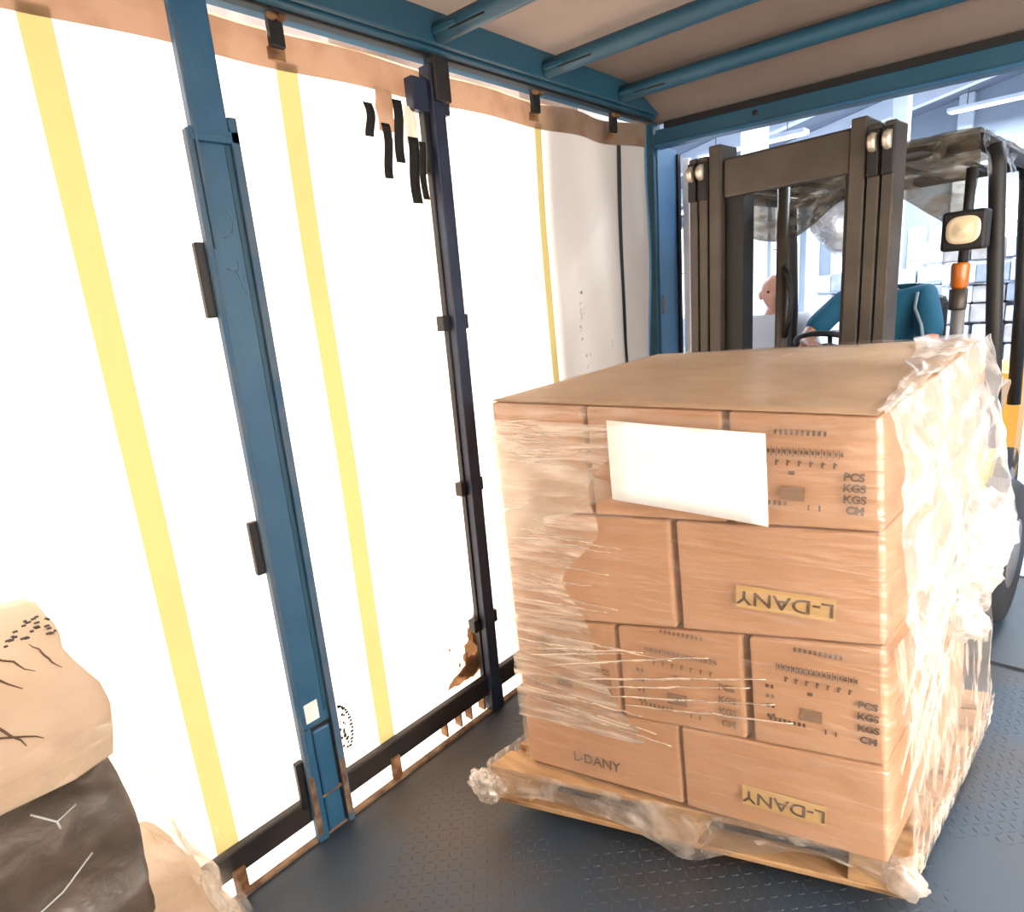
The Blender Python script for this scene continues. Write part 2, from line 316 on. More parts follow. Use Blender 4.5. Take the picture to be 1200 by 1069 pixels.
# ---- blue pillar (hinged curtainsider post with recessed channel)
def post_box(p, name, y0, y1, z0, z1, x0, x1, m, bev=0.003): return box(name, (x0, y0, z0), (x1, y1, z1), m, p, bev)
pb = empty('support_post', (-1.80, 0.835, 0.0), 0.0)
tag(pb, 'wide blue steel post with recessed channel and white sticker', 'post')
def shear_z(o, k):                                     # posts stand very slightly off plumb
    for v in o.data.vertices: v.co.y += k * v.co.z
bm = bmesh.new(); add_box(bm, (.004, -.062, 2.235), (.035, .035, 2.60), .004); mesh_obj('upper_post', bm, 'blue_paint', pb)
post_box(pb, 'back_plate', -.066, .040, .42, 2.24, .000, .018, 'blue_paint')
post_box(pb, 'channel_flange', -.078, -.062, .0, 2.25, .004, .032, 'worn_blue')
post_box(pb, 'channel_flange', .038, .062, .0, 2.29, .004, .034, 'worn_blue')
post_box(pb, 'channel_head', -.072, .062, 2.222, 2.255, .004, .034, 'blue_paint')
post_box(pb, 'channel_step', .022, .040, .46, 2.22, .004, .021, 'blue_dark')
post_box(pb, 'channel_flange', -.064, -.040, .0, .43, .004, .033, 'blue_paint')
post_box(pb, 'lower_cover', -.034, .030, .012, .412, .006, .028, 'blue_paint', .008)
post_box(pb, 'cover_gap', -.042, .040, .0, .425, .002, .020, 'mast_dark')
post_box(pb, 'weld_seam', -.040, .036, .155, .163, .01, .030, 'rust')
for y in (-.072, .044): post_box(pb, 'rust_patch', y - .006, y + .012, .03, .26, .0335, .0352, 'rust_edge', 0)
post_box(pb, 'rust_patch', -.060, -.052, 1.95, 2.50, .030, .0358, 'worn_blue', 0)
post_box(pb, 'sticker', -.044, .004, .445, .515, .0182, .0195, 'sticker', 0)['label'] = 'small white sticker'
for z0, z1 in ((1.77, 1.97), (1.0, 1.17), (.14, .32)): post_box(pb, 'hinge', -.104, -.074, z0, z1, -.01, .012, 'black_metal', .004)
tube('chalk_mark', [(.0185, -.025, 1.98), (.0185, .0, 1.99), (.0185, .012, 2.02), (.0185, .004, 2.05), (.0185, -.012, 2.055)], .0022, 'chalk', pb, 6)
tube('chalk_mark', [(.0185, -.03, 1.90), (.0185, -.01, 1.89), (.0185, .004, 1.90), (.0185, .004, 1.92)], .0022, 'chalk', pb, 6)
tube('chalk_mark', [(.0185, -.006, 1.895), (.0185, .004, 1.86), (.0185, .012, 1.83)], .0022, 'chalk', pb, 6)
# ---- dark slotted post with cross brackets
pk = empty('support_post', (-1.80, 1.655, 0.0)); tag(pk, 'narrow navy post with four cross brackets beside hanging black straps', 'post')
post_box(pk, 'shaft', -.030, .028, 0.0, 2.57, -.03, .03, 'navy_paint', .004)
post_box(pk, 'shaft_lip', -.038, -.030, 0.10, 2.40, -.03, -.005, 'black_metal')
for z, s in ((1.69, .066), (1.03, .062), (.42, .070)): post_box(pk, 'cross_bracket', -s, s, z - .028, z + .028, -.035, .004, 'black_metal', .003)
post_box(pk, 'foot', -.036, .034, 0.0, .13, -.035, .032, 'navy_paint', .004)
post_box(pk, 'top_bracket', -.10, .070, 2.42, 2.525, -.032, .010, 'navy_paint', .004)
post_box(pk, 'top_clamp', -.022, .050, 2.45, 2.60, -.01, .046, 'black_rail', .006)
post_box(pk, 'latch_plate', -.050, -.028, 2.22, 2.45, -.03, .0, 'black_metal', .003)
# hanging straps near the dark post (five single straps)
for y, z0, z1, w, lb in ((1.375, 2.315, 2.415, .017, 'short black strap end hanging farthest left on the curtain top'), (1.435, 2.19, 2.36, .017, 'black strap hanging below the torn patch'), (1.492, 2.245, 2.44, .019, 'long black strap hanging in the middle of the cluster'),
                          (1.545, 2.115, 2.33, .022, 'longest black strap hanging left of the dark post'), (1.585, 2.13, 2.32, .014, 'black strap hanging right against the dark post')):
    o = sheet('hanging_strap', lambda u, v, y=y, z0=z0, z1=z1, w=w: Vector((XC + .05 + .008 * math.sin(v * 5 + y * 9), y - w + 2 * w * u + .002 * math.sin(v * 4), z1 + (z0 - z1) * v)), 3, 10, 'strap_black', None, .003)
    tag(o, lb, 'strap', 'loose black straps')
o = sheet('torn_patch', lambda u, v: Vector((XC + .042 + .01 * nz(u, v, 3, 4), 1.415 + .07 * u + .01 * nz(v, u, 2, 3), 2.47 - .13 * v + .015 * nz(u, v, 1, 3))), 8, 8, 'hem'); tag(o, 'crumpled beige patch of torn fabric among the hanging straps', 'fabric patch')
o = sheet('torn_patch', lambda u, v: Vector((XC + .046 + .012 * nz(u, v, 8, 4), 1.525 + .055 * u + .008 * nz(v, u, 2, 3), 2.43 - .12 * v + .01 * nz(u, v, 1, 3))), 8, 8, 'old_film'); tag(o, 'pale crumpled scrap of film beside the dark post top', 'fabric patch')
# ---- rear frame: left corner post, header, right post
pr = empty('corner_post', (-1.80, 3.12, 0.0)); tag(pr, 'blue rear corner post at the left of the door opening', 'post')
box('post_body', (-.03, 0.02, -.1), (.030, .10, 2.62), 'blue_dark', pr, .004); box('inner_flange', (.028, .05, -.1), (.036, .26, 2.48), 'blue_lit', pr, .003)
box('door_seal', (.026, .25, 0), (.05, .28, 2.46), 'mast_dark', pr, .003); box('door_edge', (.05, .30, 0), (.085, .34, 2.44), 'wh_white', pr, .003); box('latch', (.036, .07, 1.62), (.042, .10, 1.72), 'grey_metal', pr, .002)
pr2 = empty('corner_post', (XR + .02, 3.12, 0.0)); tag(pr2, 'blue rear corner post on the open right side, out of view', 'post'); box('post_body', (0, 0, -.1), (.12, .10, 2.62), 'blue_paint', pr2, .004)
hd = setting(None or box('trim_5', (0, 0, 0), (2.52, .07, .075), 'blue_dark', None, .004), 'blue header beam over the rear door opening'); hd.location = (-1.76, 3.14, 2.474); hd.rotation_euler = (0, math.radians(1.5), 0)
box('upper_strip', (0.05, .0, .075), (2.5, .05, .105), 'mast_dark', hd); box('header_lip', (0, -.012, -.012), (2.5, .06, .004), 'blue_paint', hd, .003)
lathe('drain_hole', [(.012, -.002), (.012, .004)], (.52, 0.0, .045), (0, -1, 0), 'mast_dark', hd, 12)
def rc_pt(u, v):
    y = Y0 + u * (.75 - Y0); z = -.1 + v * 2.68; return Vector((XR + .10 + .012 * math.sin(y * 10) + .02 * nz(y, z, 3, 1.3) + .05 * max(0, y - .55) * math.sin(y * 60), y, z))
setting(sheet('wall_right', rc_pt, 160, 20, 'curtain'), 'white side curtain on the right, drawn back beside the load')  # closed this far, out of view, to cut light on the load's front
# front bulkhead of the trailer far behind the viewpoint
setting(box('wall_front', (-1.9, Y0 - .06, -.1), (XR + .12, Y0, 2.7), 'wh_wall'), 'trailer front bulkhead behind the viewpoint')

# ================================================================== OUTSIDE: yard, added unseen walls and cover that shape the light
setting(box('ground', (-60, -60, -1.35), (60, 60, -1.30), 'concrete'), 'pale concrete yard around the trailer')
setting(box('wall_light_block', (-3.4, 2.78, -1.3), (-2.35, 3.3, 5.0), 'shade_wall'), 'unseen dark wall added beside the trailer rear to cut light on the curtain')  # added unseen block, cuts sky and ground light on the rear curtain
setting(box('wall_shade', (-7.5, 2.36, -1.3), (-3.4, 3.3, 7.5), 'shade_wall'), 'unseen wall added outside to shade the rear of the curtain')  # added unseen block that throws the shade on the rear curtain

setting(box('wall_bounce', (4.2, -14, -1.3), (4.6, 3.2, 8.5), 'bounce_white'), 'unseen white wall added to bounce sunlight in through the open side')  # added out of view as a reflector for the load's right face
setting(box('sunshade', (-5.5, 2.45, 3.5), (3.0, 3.3, 3.62), 'grey_metal'), 'added unseen canopy above the trailer rear')  # added unseen to keep sky and sun off the rear curtain and roof
# ================================================================== WAREHOUSE BEYOND THE REAR DOOR
DZ = 0.12                                              # dock floor stands a little above the trailer floor
WY = 17.0
setting(box('floor', (-11, 3.95, -0.3), (9, WY, DZ), 'wh_floor'), 'pale shiny warehouse floor beyond the rear door')
bm = bmesh.new(); add_hexa(bm, [(-1.7, 3.2, -.06), (.75, 3.2, -.06), (-1.7, 3.97, .08), (.75, 3.97, .08), (-1.7, 3.2, .012), (.75, 3.2, .012), (-1.7, 3.97, DZ + .008), (.75, 3.97, DZ + .008)]); lev = mesh_obj('floor', bm, 'floor_steel'); setting(lev, 'dark steel dock leveller plate bridging trailer and dock')
box('leveller_gap', (-1.7, 3.955, DZ + .001), (.75, 3.975, DZ + .01), 'mast_dark', lev)
for n, lo, hi in (('wall_dock_left', (-11, 3.3, -1.3), (-1.98, 3.5, 6.5)), ('wall_dock_right', (1.0, 3.3, -1.3), (9, 3.5, 6.5)), ('wall_dock_top', (-1.98, 3.3, 3.0), (1.0, 3.5, 6.5)), ('wall_dock_bottom', (-1.98, 3.3, -1.3), (1.0, 3.5, -.3))):
    setting(box(n, lo, hi, 'facade'), 'dock facade around the trailer door, ' + n.split('_')[-1] + ' piece')
# far wall: panels, and windows left open to the sky with white frames
def wz(x): return 5.6 + 0.20 * x                       # underside of the pitched roof
wall = setting(box('wall_back', (-11, WY, -.3), (9, WY + .1, .9), 'wh_wall'), 'grey-blue panelled far wall of the warehouse')
wins = [(-9.4, -8.7, 1.0, 3.4), (-7.55, -6.95, 1.6, 3.7), (-6.2, -5.6, 1.2, 3.9), (-4.75, -4.45, 1.6, 3.1), (-3.15, -2.95, 1.3, 2.6), (-2.75, -2.6, 1.3, 2.6), (-1.9, -0.4, 1.95, 3.15), (.6, 2.1, 1.95, 3.15), (3.6, 5.1, 1.95, 3.15)]
xs = -11.0
bm = bmesh.new()
for (a, b, z0, z1) in wins:
    add_box(bm, (xs, WY, .9), (a, WY + .1, 6.8)); add_box(bm, (a, WY, .9), (b, WY + .1, z0)); add_box(bm, (a, WY, z1), (b, WY + .1, 6.8)); xs = b
add_box(bm, (xs, WY, .9), (9, WY + .1, 6.8)); mesh_obj('upper_panel', bm, 'wh_wall', wall)
for i, (a, b, z0, z1) in enumerate(wins):
    w = setting(box('window_%d' % (i + 1), (a - .06, WY - .03, z0 - .08), (b + .06, WY + .02, z0), 'wh_white'), 'bright far window of the warehouse with pale frame')
    box('window_frame', (a - .06, WY - .03, z1), (b + .06, WY + .02, z1 + .06), 'wh_white', w)
    for x in (a - .06, b): box('window_frame', (x, WY - .03, z0), (x + .06, WY + .02, z1), 'wh_white', w)
    n = 3 if b - a > 1 else 1
    for k in range(1, n + 1): box('glazing_bar', (a, WY + .01, z0 + (z1 - z0) * k / (n + 1) - .02), (b, WY + .03, z0 + (z1 - z0) * k / (n + 1) + .02), 'goods_grey', w)
for x in (-10.2, -8.1, -5.2, -3.9, -2.3, 0.1):
    setting(box('trim_%d' % (20 + int(abs(x) * 10)), (x - .13, WY - .25, DZ), (x + .13, WY - .02, wz(x)), 'wh_white', None, .01), 'white steel column on the far warehouse wall')
setting(box('wall_warehouse_left', (-11.1, 3.5, -.3), (-11, WY, 4.5), 'wh_wall'), 'left side wall of the warehouse'); setting(box('wall_warehouse_right', (9, 3.5, -.3), (9.1, WY, 7.6), 'wh_wall'), 'right side wall of the warehouse')
bm = bmesh.new(); add_hexa(bm, [(-11.1, 3.3, wz(-11)), (9.1, 3.3, wz(9)), (-11.1, WY + .1, wz(-11)), (9.1, WY + .1, wz(9)), (-11.1, 3.3, wz(-11) + .1), (9.1, 3.3, wz(9) + .1), (-11.1, WY + .1, wz(-11) + .1), (9.1, WY + .1, wz(9) + .1)]); setting(mesh_obj('ceiling', bm, 'wh_ceiling'), 'dark pitched warehouse ceiling')
for k, y in enumerate((5.2, 7.6, 10.0, 12.4, 14.8)):
    bm = bmesh.new(); h = .34; add_hexa(bm, [(-10.9, y - .11, wz(-10.9) - h), (8.9, y - .11, wz(8.9) - h), (-10.9, y + .11, wz(-10.9) - h), (8.9, y + .11, wz(8.9) - h), (-10.9, y - .11, wz(-10.9)), (8.9, y - .11, wz(8.9)), (-10.9, y + .11, wz(-10.9)), (8.9, y + .11, wz(8.9))])
    setting(mesh_obj('trim_%d' % (6 + k), bm, 'wh_white'), 'white sloping roof beam of the warehouse')
# white column standing left of the passage, and lamps under the roof
for k, (x, y) in enumerate(((-3.0, 7.6), (-5.6, 10.0), (-2.55, 12.4))):
    setting(box('trim_%d' % (12 + k), (x - .12, y - .12, DZ), (x + .12, y + .12, wz(x) - .3), 'wh_white', None, .02), 'white warehouse column')
def lamp(x, y, lb):
    r = empty('ceiling_lamp', (x, y, wz(x) - .75)); tag(r, lb, 'lamp', 'warehouse ceiling lamps')
    box('lamp_housing', (-.9, -.14, .03), (.9, .14, .10), 'wh_white', r, .01); box('diffuser', (-.86, -.11, .018), (.86, .11, .03), emit_m, r, .004)
    for sx in (-.6, .6): tube('hanger', [(sx, 0, .1), (sx, 0, .72 + .2 * sx)], .008, 'grey_metal', r, 6)
    ld = bpy.data.lights.new('lamp_light', 'AREA'); ld.shape = 'RECTANGLE'; ld.size = 1.7; ld.size_y = .22; ld.energy = 230; ld.color = (.80, .90, 1.0)
    lo = bpy.data.objects.new('lamp_light', ld); COL.objects.link(lo); lo.parent = r; lo.location = (0, 0, .01)
emit_m = emit('lamp_glow', (.85, .93, 1.0), 3)
for i, (x, y) in enumerate(((-4.5, 6.4), (.8, 6.4), (-4.5, 11.2), (.2, 11.2), (4.5, 9.0), (-1.5, 15.4), (-7.5, 13.5))):
    lamp(x, y, 'long white lamp under the warehouse roof, ' + ('left of the passage near the dock', 'right of the passage near the dock', 'left of the passage midway', 'right of the passage midway', 'far to the right', 'by the far window', 'in the far left corner')[i])
# stored goods: wrapped pallet stacks seen beside the forklift
def goods(x, y, w, d, layers, lb, seed):
    rnd = random.Random(seed); r = empty('wrapped_stack', (x, y, DZ), rnd.uniform(-.08, .08)); tag(r, lb, 'pallet load', 'stored pallet loads in the warehouse'); z = .12
    box('pallet_base', (-w / 2, -d / 2, 0), (w / 2, d / 2, .11), 'wood', r, .01)
    for k, h in enumerate(layers):
        n = 3; e = rnd.uniform(-.03, .03)
        for i in range(n):
            x0 = -w / 2 + w * i / n + .008; x1 = -w / 2 + w * (i + 1) / n - .008
            box('package', (x0 + e + rnd.uniform(-.02, .02), -d / 2 + rnd.uniform(0, .08), z), (x1 + e + rnd.uniform(-.02, .02), d / 2, z + h - rnd.uniform(.012, .07)), rnd.choice(['goods_white', 'goods_white', 'goods_tan', 'goods_grey']), r, .025)
        z += h
goods(-1.15, 12.6, 1.25, 1.0, (.32, .32, .3, .3, .34), 'tall stack of pale packages right of the guard pillar', 1)
goods(-2.55, 13.3, 1.3, 1.0, (.3, .36, .3, .32, .32), 'stack of white packages behind the orange lamp', 2)
goods(0.3, 12.9, 1.25, 1.0, (.4, .35, .3, .5), 'stack of packages at the right frame edge', 3)
goods(-2.0, 15.6, 1.3, 1.0, (.4, .4, .4, .4, .45), 'farther pale stack between two nearer stacks', 4)
goods(-3.9, 15.0, 1.3, 1.0, (.4, .4, .4, .4), 'stack of grey packages behind the driver', 5)
goods(-.6, 15.9, 1.25, 1.0, (.4, .42, .4, .4, .4), 'rear stack below the far window grid', 6)

# ================================================================== WRAPPED LOAD ON PALLET
C8 = {k: Vector(v) for k, v in dict(FLb=(-1.262, 1.299, .222), FRb=(-.246, 1.557, .240), FLt=(-1.332, 1.337, 1.455), FRt=(-.328, 1.557, 1.427),
      BLb=(-1.19, 2.15, .222), BRb=(-.195, 2.388, .240), BLt=(-1.235, 2.19, 1.50), BRt=(-.24, 2.388, 1.518)).items()}
def T(a, b, c):
    lo = C8['FLb'].lerp(C8['FRb'], a).lerp(C8['BLb'].lerp(C8['BRb'], a), b); hi = C8['FLt'].lerp(C8['FRt'], a).lerp(C8['BLt'].lerp(C8['BRt'], a), b); return lo.lerp(hi, c)
SEAM = [((0, 0)), (.196, .246), (.428, .522), (.721, .767), (1, 1)]
def cz(k, a): return SEAM[k][0] + (SEAM[k][1] - SEAM[k][0]) * a
LAY = [[0, .50, 1], [0, .335, .69, 1], [0, .52, 1], [0, .295, .67, 1]]
NM = ('bottom', 'second', 'third', 'top')
cartons = {}
for k in range(4):
    sp_l = LAY[k]; n = len(sp_l) - 1
    for i in range(n):
        for b in range(2):
            ga = {(2, 0): .010, (2, 1): .010, (1, 1): .009, (1, 2): .012, (3, 1): .009, (3, 2): .010}.get((k, i), .006)
            a0, a1 = sp_l[i] + (ga if i else 0), sp_l[i + 1] - (ga if i < n - 1 else 0); b0, b1 = (0, .497) if b == 0 else (.503, 1)
            e = .002; jut = random.uniform(-.006, .004) if b == 0 else 0
            c8 = [T(a, bb, cz(kk, a) + dd) + Vector((0, jut if bb == b0 else 0, 0)) for kk, dd in ((k, e), (k + 1, -e)) for bb in (b0, b1) for a in (a0, a1)]
            r = empty('carton', sum((Vector(p) for p in c8[:4]), Vector()) / 4); bm = bmesh.new(); add_hexa(bm, [Vector(p) - r.location for p in c8], .007)
            o = mesh_obj('box_body', bm, 'card_top' if k == 3 and False else 'card', r); cartons[(k, i, b)] = r
            side = (['left', 'right'] if n == 2 else ['left', 'middle', 'right'])[i]
            extra = {(0, 0): ' with stamped brown lettering', (0, 1): ' with yellow lettered tape above the pallet corner', (2, 1): ' with yellow lettered tape', (1, 2): ' with rows of printed shipping marks', (3, 2): ' right of the white sheet, with printed marks', (3, 1): ' behind the white sheet', (1, 1): ' with faint printed marks under film'}.get((k, i), '')
            tag(r, ('front-row ' if b == 0 else 'back-row ') + 'brown carton, ' + NM[k] + ' layer ' + side + (extra if b == 0 else ' next to the forklift mast'), 'carton', 'cartons on the wrapped pallet')
def face_frame(a, c, jut=.009):
    """frame on the front face of the load: x right, y up, z out; local metres"""
    o = T(a, 0, c); x = (T(min(a + .02, 1), 0, c) - T(a - .02, 0, c)).normalized(); y0 = (T(a, 0, min(c + .02, 1)) - T(a, 0, c - .02)).normalized(); z = x.cross(y0).normalized(); y = z.cross(x)
    M = Matrix((x, y, z)).transposed().to_4x4(); M.translation = o + z * jut; return M
def seat(par, M): return Matrix.Translation(-par.location) @ M
def lettered(par, a, c, w, h, tape=True, flip=True, ink='ink'):
    M = face_frame(a, c)
    if tape: box('tape_label', (-w / 2, -h / 2, -.0022), (w / 2, h / 2, -.0008), 'tape', par, 0, seat(par, M))
    R = Matrix.Rotation(math.pi, 4, 'Z') if flip else Matrix.Identity(4)
    o = text_mesh('lettering', 'L-DANY', h * .86, seat(par, M @ R), ink, par, (w * .92) / (h * .86 * 3.35), .0006); o['label'] = 'stamped letters L-DANY' + (' upside down' if flip else '')
lettered(cartons[(2, 1, 0)], .79, .59, .235, .062); lettered(cartons[(0, 1, 0)], .765, .085, .215, .062); lettered(cartons[(0, 0, 0)], .24, .062, .16, .055, False, False, 'ink')
def marks(par, a0, a1, c0, c1, m, dense=1.0, seed=1):
    """blurred shipping-mark print: rows of short strokes plus the unit column"""
    rnd = random.Random(seed); bm = bmesh.new()
    def stroke(a, c, w, h):
        M = face_frame(a, c); add_box(bm, (-w / 2, -h / 2, -.002), (w / 2, h / 2, -.0012), 0, seat(par, M))
    A = lambda u: a0 + (a1 - a0) * u
    Cc = lambda v: c0 + (c1 - c0) * v
    W = (a1 - a0) * 1.05
    for u in [x * .045 + .30 for x in range(10)]: stroke(A(u), Cc(.93), W * .022, .012)      # top line
    for i in range(16):                                                                       # heavy hatched line
        u = .12 + i * .046; stroke(A(u), Cc(.70), W * .006, .022); stroke(A(u + .022), Cc(.70 + .012), W * .020, .005); stroke(A(u + .022), Cc(.70 - .012), W * .020, .005)
        if i % 2: stroke(A(u + .012), Cc(.70), W * .016, .005)
    for i in range(7): stroke(A(.20 + i * .095), Cc(.57), W * .018, .015); stroke(A(.215 + i * .095), Cc(.585), W * .018, .004)
    stroke(A(.42), Cc(.45), W * .05, .010)
    for r_ in range(4):
        v = .45 - r_ * .115; stroke(A(.02), Cc(v), W * .03, .010); stroke(A(.07), Cc(v), W * .022, .011)
    for i in range(8): stroke(A(.04 + i * .045), Cc(.07), W * .022, .011)
    for u in (.55, .64): stroke(A(u), Cc(.05), W * .016, .014)
    mesh_obj('printed_marks', bm, m, par)
    bm = bmesh.new(); M = face_frame(A(.42), Cc(.20)); add_box(bm, (-W * .10, -.018, -.002), (W * .10, .018, -.0015), 0, seat(par, M)); mesh_obj('print_block', bm, 'ink_soft', par)
    for s, v in (('PCS', .45), ('KGS', .32), ('KGS', .19), ('CM', .06)):
        text_mesh('unit_print', s, .026, seat(par, face_frame(A(.92), Cc(v))), m, par, 1.0, .0012)
marks(cartons[(3, 2, 0)], .71, .97, .80, .975, 'ink', 1, 3); marks(cartons[(1, 2, 0)], .735, .985, .29, .50, 'ink', 1, 4); marks(cartons[(1, 1, 0)], .39, .66, .25, .485, 'ink_soft', 1, 5); marks(cartons[(1, 0, 0)], .05, .31, .235, .44, 'ink_soft', 1, 6)
# white sheet of paper
p1 = [(.372, .972), (.768, .960), (.765, .762), (.372, .788)]
def paper_pt(u, v):
    top = (p1[0][0] + (p1[1][0] - p1[0][0]) * u, p1[0][1] + (p1[1][1] - p1[0][1]) * u); bot = (p1[3][0] + (p1[2][0] - p1[3][0]) * u, p1[3][1] + (p1[2][1] - p1[3][1]) * u)
    a, c = top[0] + (bot[0] - top[0]) * v, top[1] + (bot[1] - top[1]) * v
    return T(a, 0, c) + Vector((.2, -1, 0)).normalized() * (.022 + .004 * math.sin(u * 4 + v * 2))
tag(sheet('paper_sheet', paper_pt, 8, 6, 'paper', None, .0008), 'blank white sheet of paper stuck on the wrapped cartons', 'paper')
def slip_pt(u, v): return T(.004 + .992 * u, .004 + .992 * v, 1) + Vector((0, 0, .0035 + .002 * nz(u * 4, v * 4, 1)))
tag(sheet('cover_board', slip_pt, 20, 16, 'card_top', None, .003), 'thin brown cardboard sheet covering the top of the carton load', 'cardboard sheet')
# ---- stretch film (one thing, several parts)
sf = empty('stretch_film', (-.75, 1.8, .22)); tag(sf, 'clear wrinkled stretch film wound around the carton load', 'stretch film')
def inv(p): return p - sf.location
def ring_pt(s, c, off):
    """s 0..4 round the load: front, right, back, left"""
    k = int(s) % 4; f = s - int(s)
    a, b = [(f, 0), (1, f), (1 - f, 1), (0, 1 - f)][k]; n = [Vector((.2, -1, 0)), Vector((1, -.1, 0)), Vector((-.2, 1, 0)), Vector((-1, .1, 0))][k].normalized()
    if f < .04: n2 = [Vector((-1, .1, 0)), Vector((.2, -1, 0)), Vector((1, -.1, 0)), Vector((-.2, 1, 0))][k]; n = n.lerp(n2.normalized(), .5 - f / .08)
    if f > .96: n2 = [Vector((1, -.1, 0)), Vector((-.2, 1, 0)), Vector((-1, .1, 0)), Vector((.2, -1, 0))][k]; n = n.lerp(n2.normalized(), (f - .96) / .08)
    return T(a, b, c) + n * off
def wrap_pt(u, v):
    s = u * 3.9999; c = v; off = .013 + .0045 * nz(s * 3, c * 22, 1) + .003 * nz(s * 7, c * 50 + s * 4, 2); return inv(ring_pt(s, c, off))
sheet('side_wrap', wrap_pt, 220, 90, 'film_side', sf)
def top_pt(u, v):
    a = -.035 + 1.07 * u; b = -.045 + 1.08 * v; drop = 0
    ea = max(0, -a, a - 1) ; eb = max(0, -b, b - 1); p = T(min(max(a, -.012), 1.012), min(max(b, -.016), 1.012), 1)
    w = .5 + .5 * nz(u * 9, v * 9, 3, 1)
    drop = (ea / .035) * (.03 + .03 * w) + (eb / .045) * (.028 + .045 * w)
    p = p + Vector((0, 0, .010 - min(drop, .07) + .006 * nz(u * 5, v * 5, 7) + .003 * nz(u * 18, v * 6, 2)))
    if eb > 0 and b < 0: p += Vector((.2, -1, 0)) * (.006 + .012 * w)
    return inv(p)
sheet('top_sheet', top_pt, 70, 60, 'film_top', sf)
# folds: narrow rope-like creases running across the front and the right side
def fold(c0, c1, s0, s1, r, m='film_fold'):
    n = 14; bm = bmesh.new(); pts = [inv(ring_pt(s0 + (s1 - s0) * i / n, c0 + (c1 - c0) * i / n + .004 * nz(i * .7, c0 * 30, s0 * 5), .018)) for i in range(n + 1)]
    add_tube(bm, pts, [r * (.35 + .65 * math.sin(math.pi * i / n)) for i in range(n + 1)], 6); mesh_obj('film_fold', bm, m, sf, True)
rf_ = random.Random(5)
for (c0, c1, s0, s1) in ((.335, .395, .05, .36), (.36, .41, .08, .42), (.315, .43, .10, .60), (.295, .405, .20, .74), (.285, .375, .26, .70), (.27, .345, .30, .76), (.255, .31, .35, .80), (.24, .235, .02, .40), (.215, .195, .05, .44), (.20, .17, .12, .48), (.375, .385, .02, .28), (.405, .402, .04, .5)): fold(c0, c1, s0, s1, .0034)
for k in range(13): c = .86 + .1 * rf_.random(); s = rf_.uniform(.0, .08); fold(c, c + rf_.uniform(-.01, .015), s, s + rf_.uniform(.12, .24), .003)
for k in range(11): c = .47 + .26 * rf_.random(); s = rf_.uniform(.02, .12); fold(c, c + rf_.uniform(-.015, .012), s, s + rf_.uniform(.12, .28), .0028)
for k in range(12): c = .06 + .035 * k; s = 1.05 + .3 * rf_.random(); fold(c, c + .20 + .08 * rf_.random(), s, s + .45 + .15 * rf_.random(), .006)
# taut film tail to the paper; milky colour stands in for bright reflection
def tail(p_, name='film_tail'):
    (aL, cT), (_, cB), (aR, cM) = p_
    def f(u, v):
        a = aL + (aR - aL) * u; c = (cT + (cM - cT) * u) * (1 - v) + (cB + (cM - cB) * u) * v
        n = Vector((-.55, -1, .15)).normalized(); return inv(T(a, 0, c) + n * (.020 + .05 * u * (1 - u) * math.sin(math.pi * v)))
    sheet(name, f, 16, 12, 'film_tight', sf)
tail(((.0, .93), (0, .62), (.42, .81)))
# torn film bulging off the upper right side, whitened to look brightly lit
def torn_pt(u, v):
    b = -.01 + 1.03 * u; c = 1.012 - .52 * v - .10 * nz(u * 4, 2, 1) * v; out = .02 + .055 * (.5 + .5 * nz(u * 3.1, v * 3.4, 4)) * min(1, v * 5) + .07 * max(0, v - .62) * (.6 + nz(u * 6, v * 5, 9)) + .012 * nz(u * 14, v * 12, 3)
    out += .10 * max(0, u - .6) * max(0, v - .25) * 2.2
    return inv(T(1, min(max(b, 0), 1), c) + Vector((1, -.12, 0)) * out + Vector((0, .04 * (b > 1), 0)))
sheet('lit_torn_flap', torn_pt, 46, 46, 'film_torn', sf)
def lit_top(u, v):
    b = -.01 + 1.02 * u; wdt = (.02 + .16 * u ** 1.4) + .03 * nz(u * 6, 0, 2); a = 1.015 - wdt * v
    return inv(T(a, b, 1) + Vector((0, 0, .018 + .012 * nz(u * 7, v * 5, 6) + .012 * (1 - v) * nz(u * 9, 0, 1))))
sheet('lit_torn_flap', lit_top, 40, 12, 'film_torn', sf)  # milky wedge stands in for the sunlit patch on the load top
# clump tails hanging at the right
def clump(b, c, sx, sz, seed):
    def f(u, v):
        th = u * 2 * math.pi; ph = v * math.pi; d = Vector((math.sin(ph) * math.cos(th), math.sin(ph) * math.sin(th), math.cos(ph))); r = 1 + .55 * nz(d.x * 1.7, d.y * 1.7, d.z * 1.7 + seed) + .25 * nz(d.x * 5, d.y * 5, d.z * 5 + seed)
        return inv(T(1, b, c) + Vector((.05, 0, 0)) + Vector((d.x * sx * r, d.y * sx * r, d.z * sz * r)))
    sheet('torn_clump', f, 26, 18, 'film_torn', sf)
clump(.78, .47, .07, .10, 1.0); clump(.62, .40, .06, .07, 5.0); clump(.95, .54, .06, .12, 9.0); 
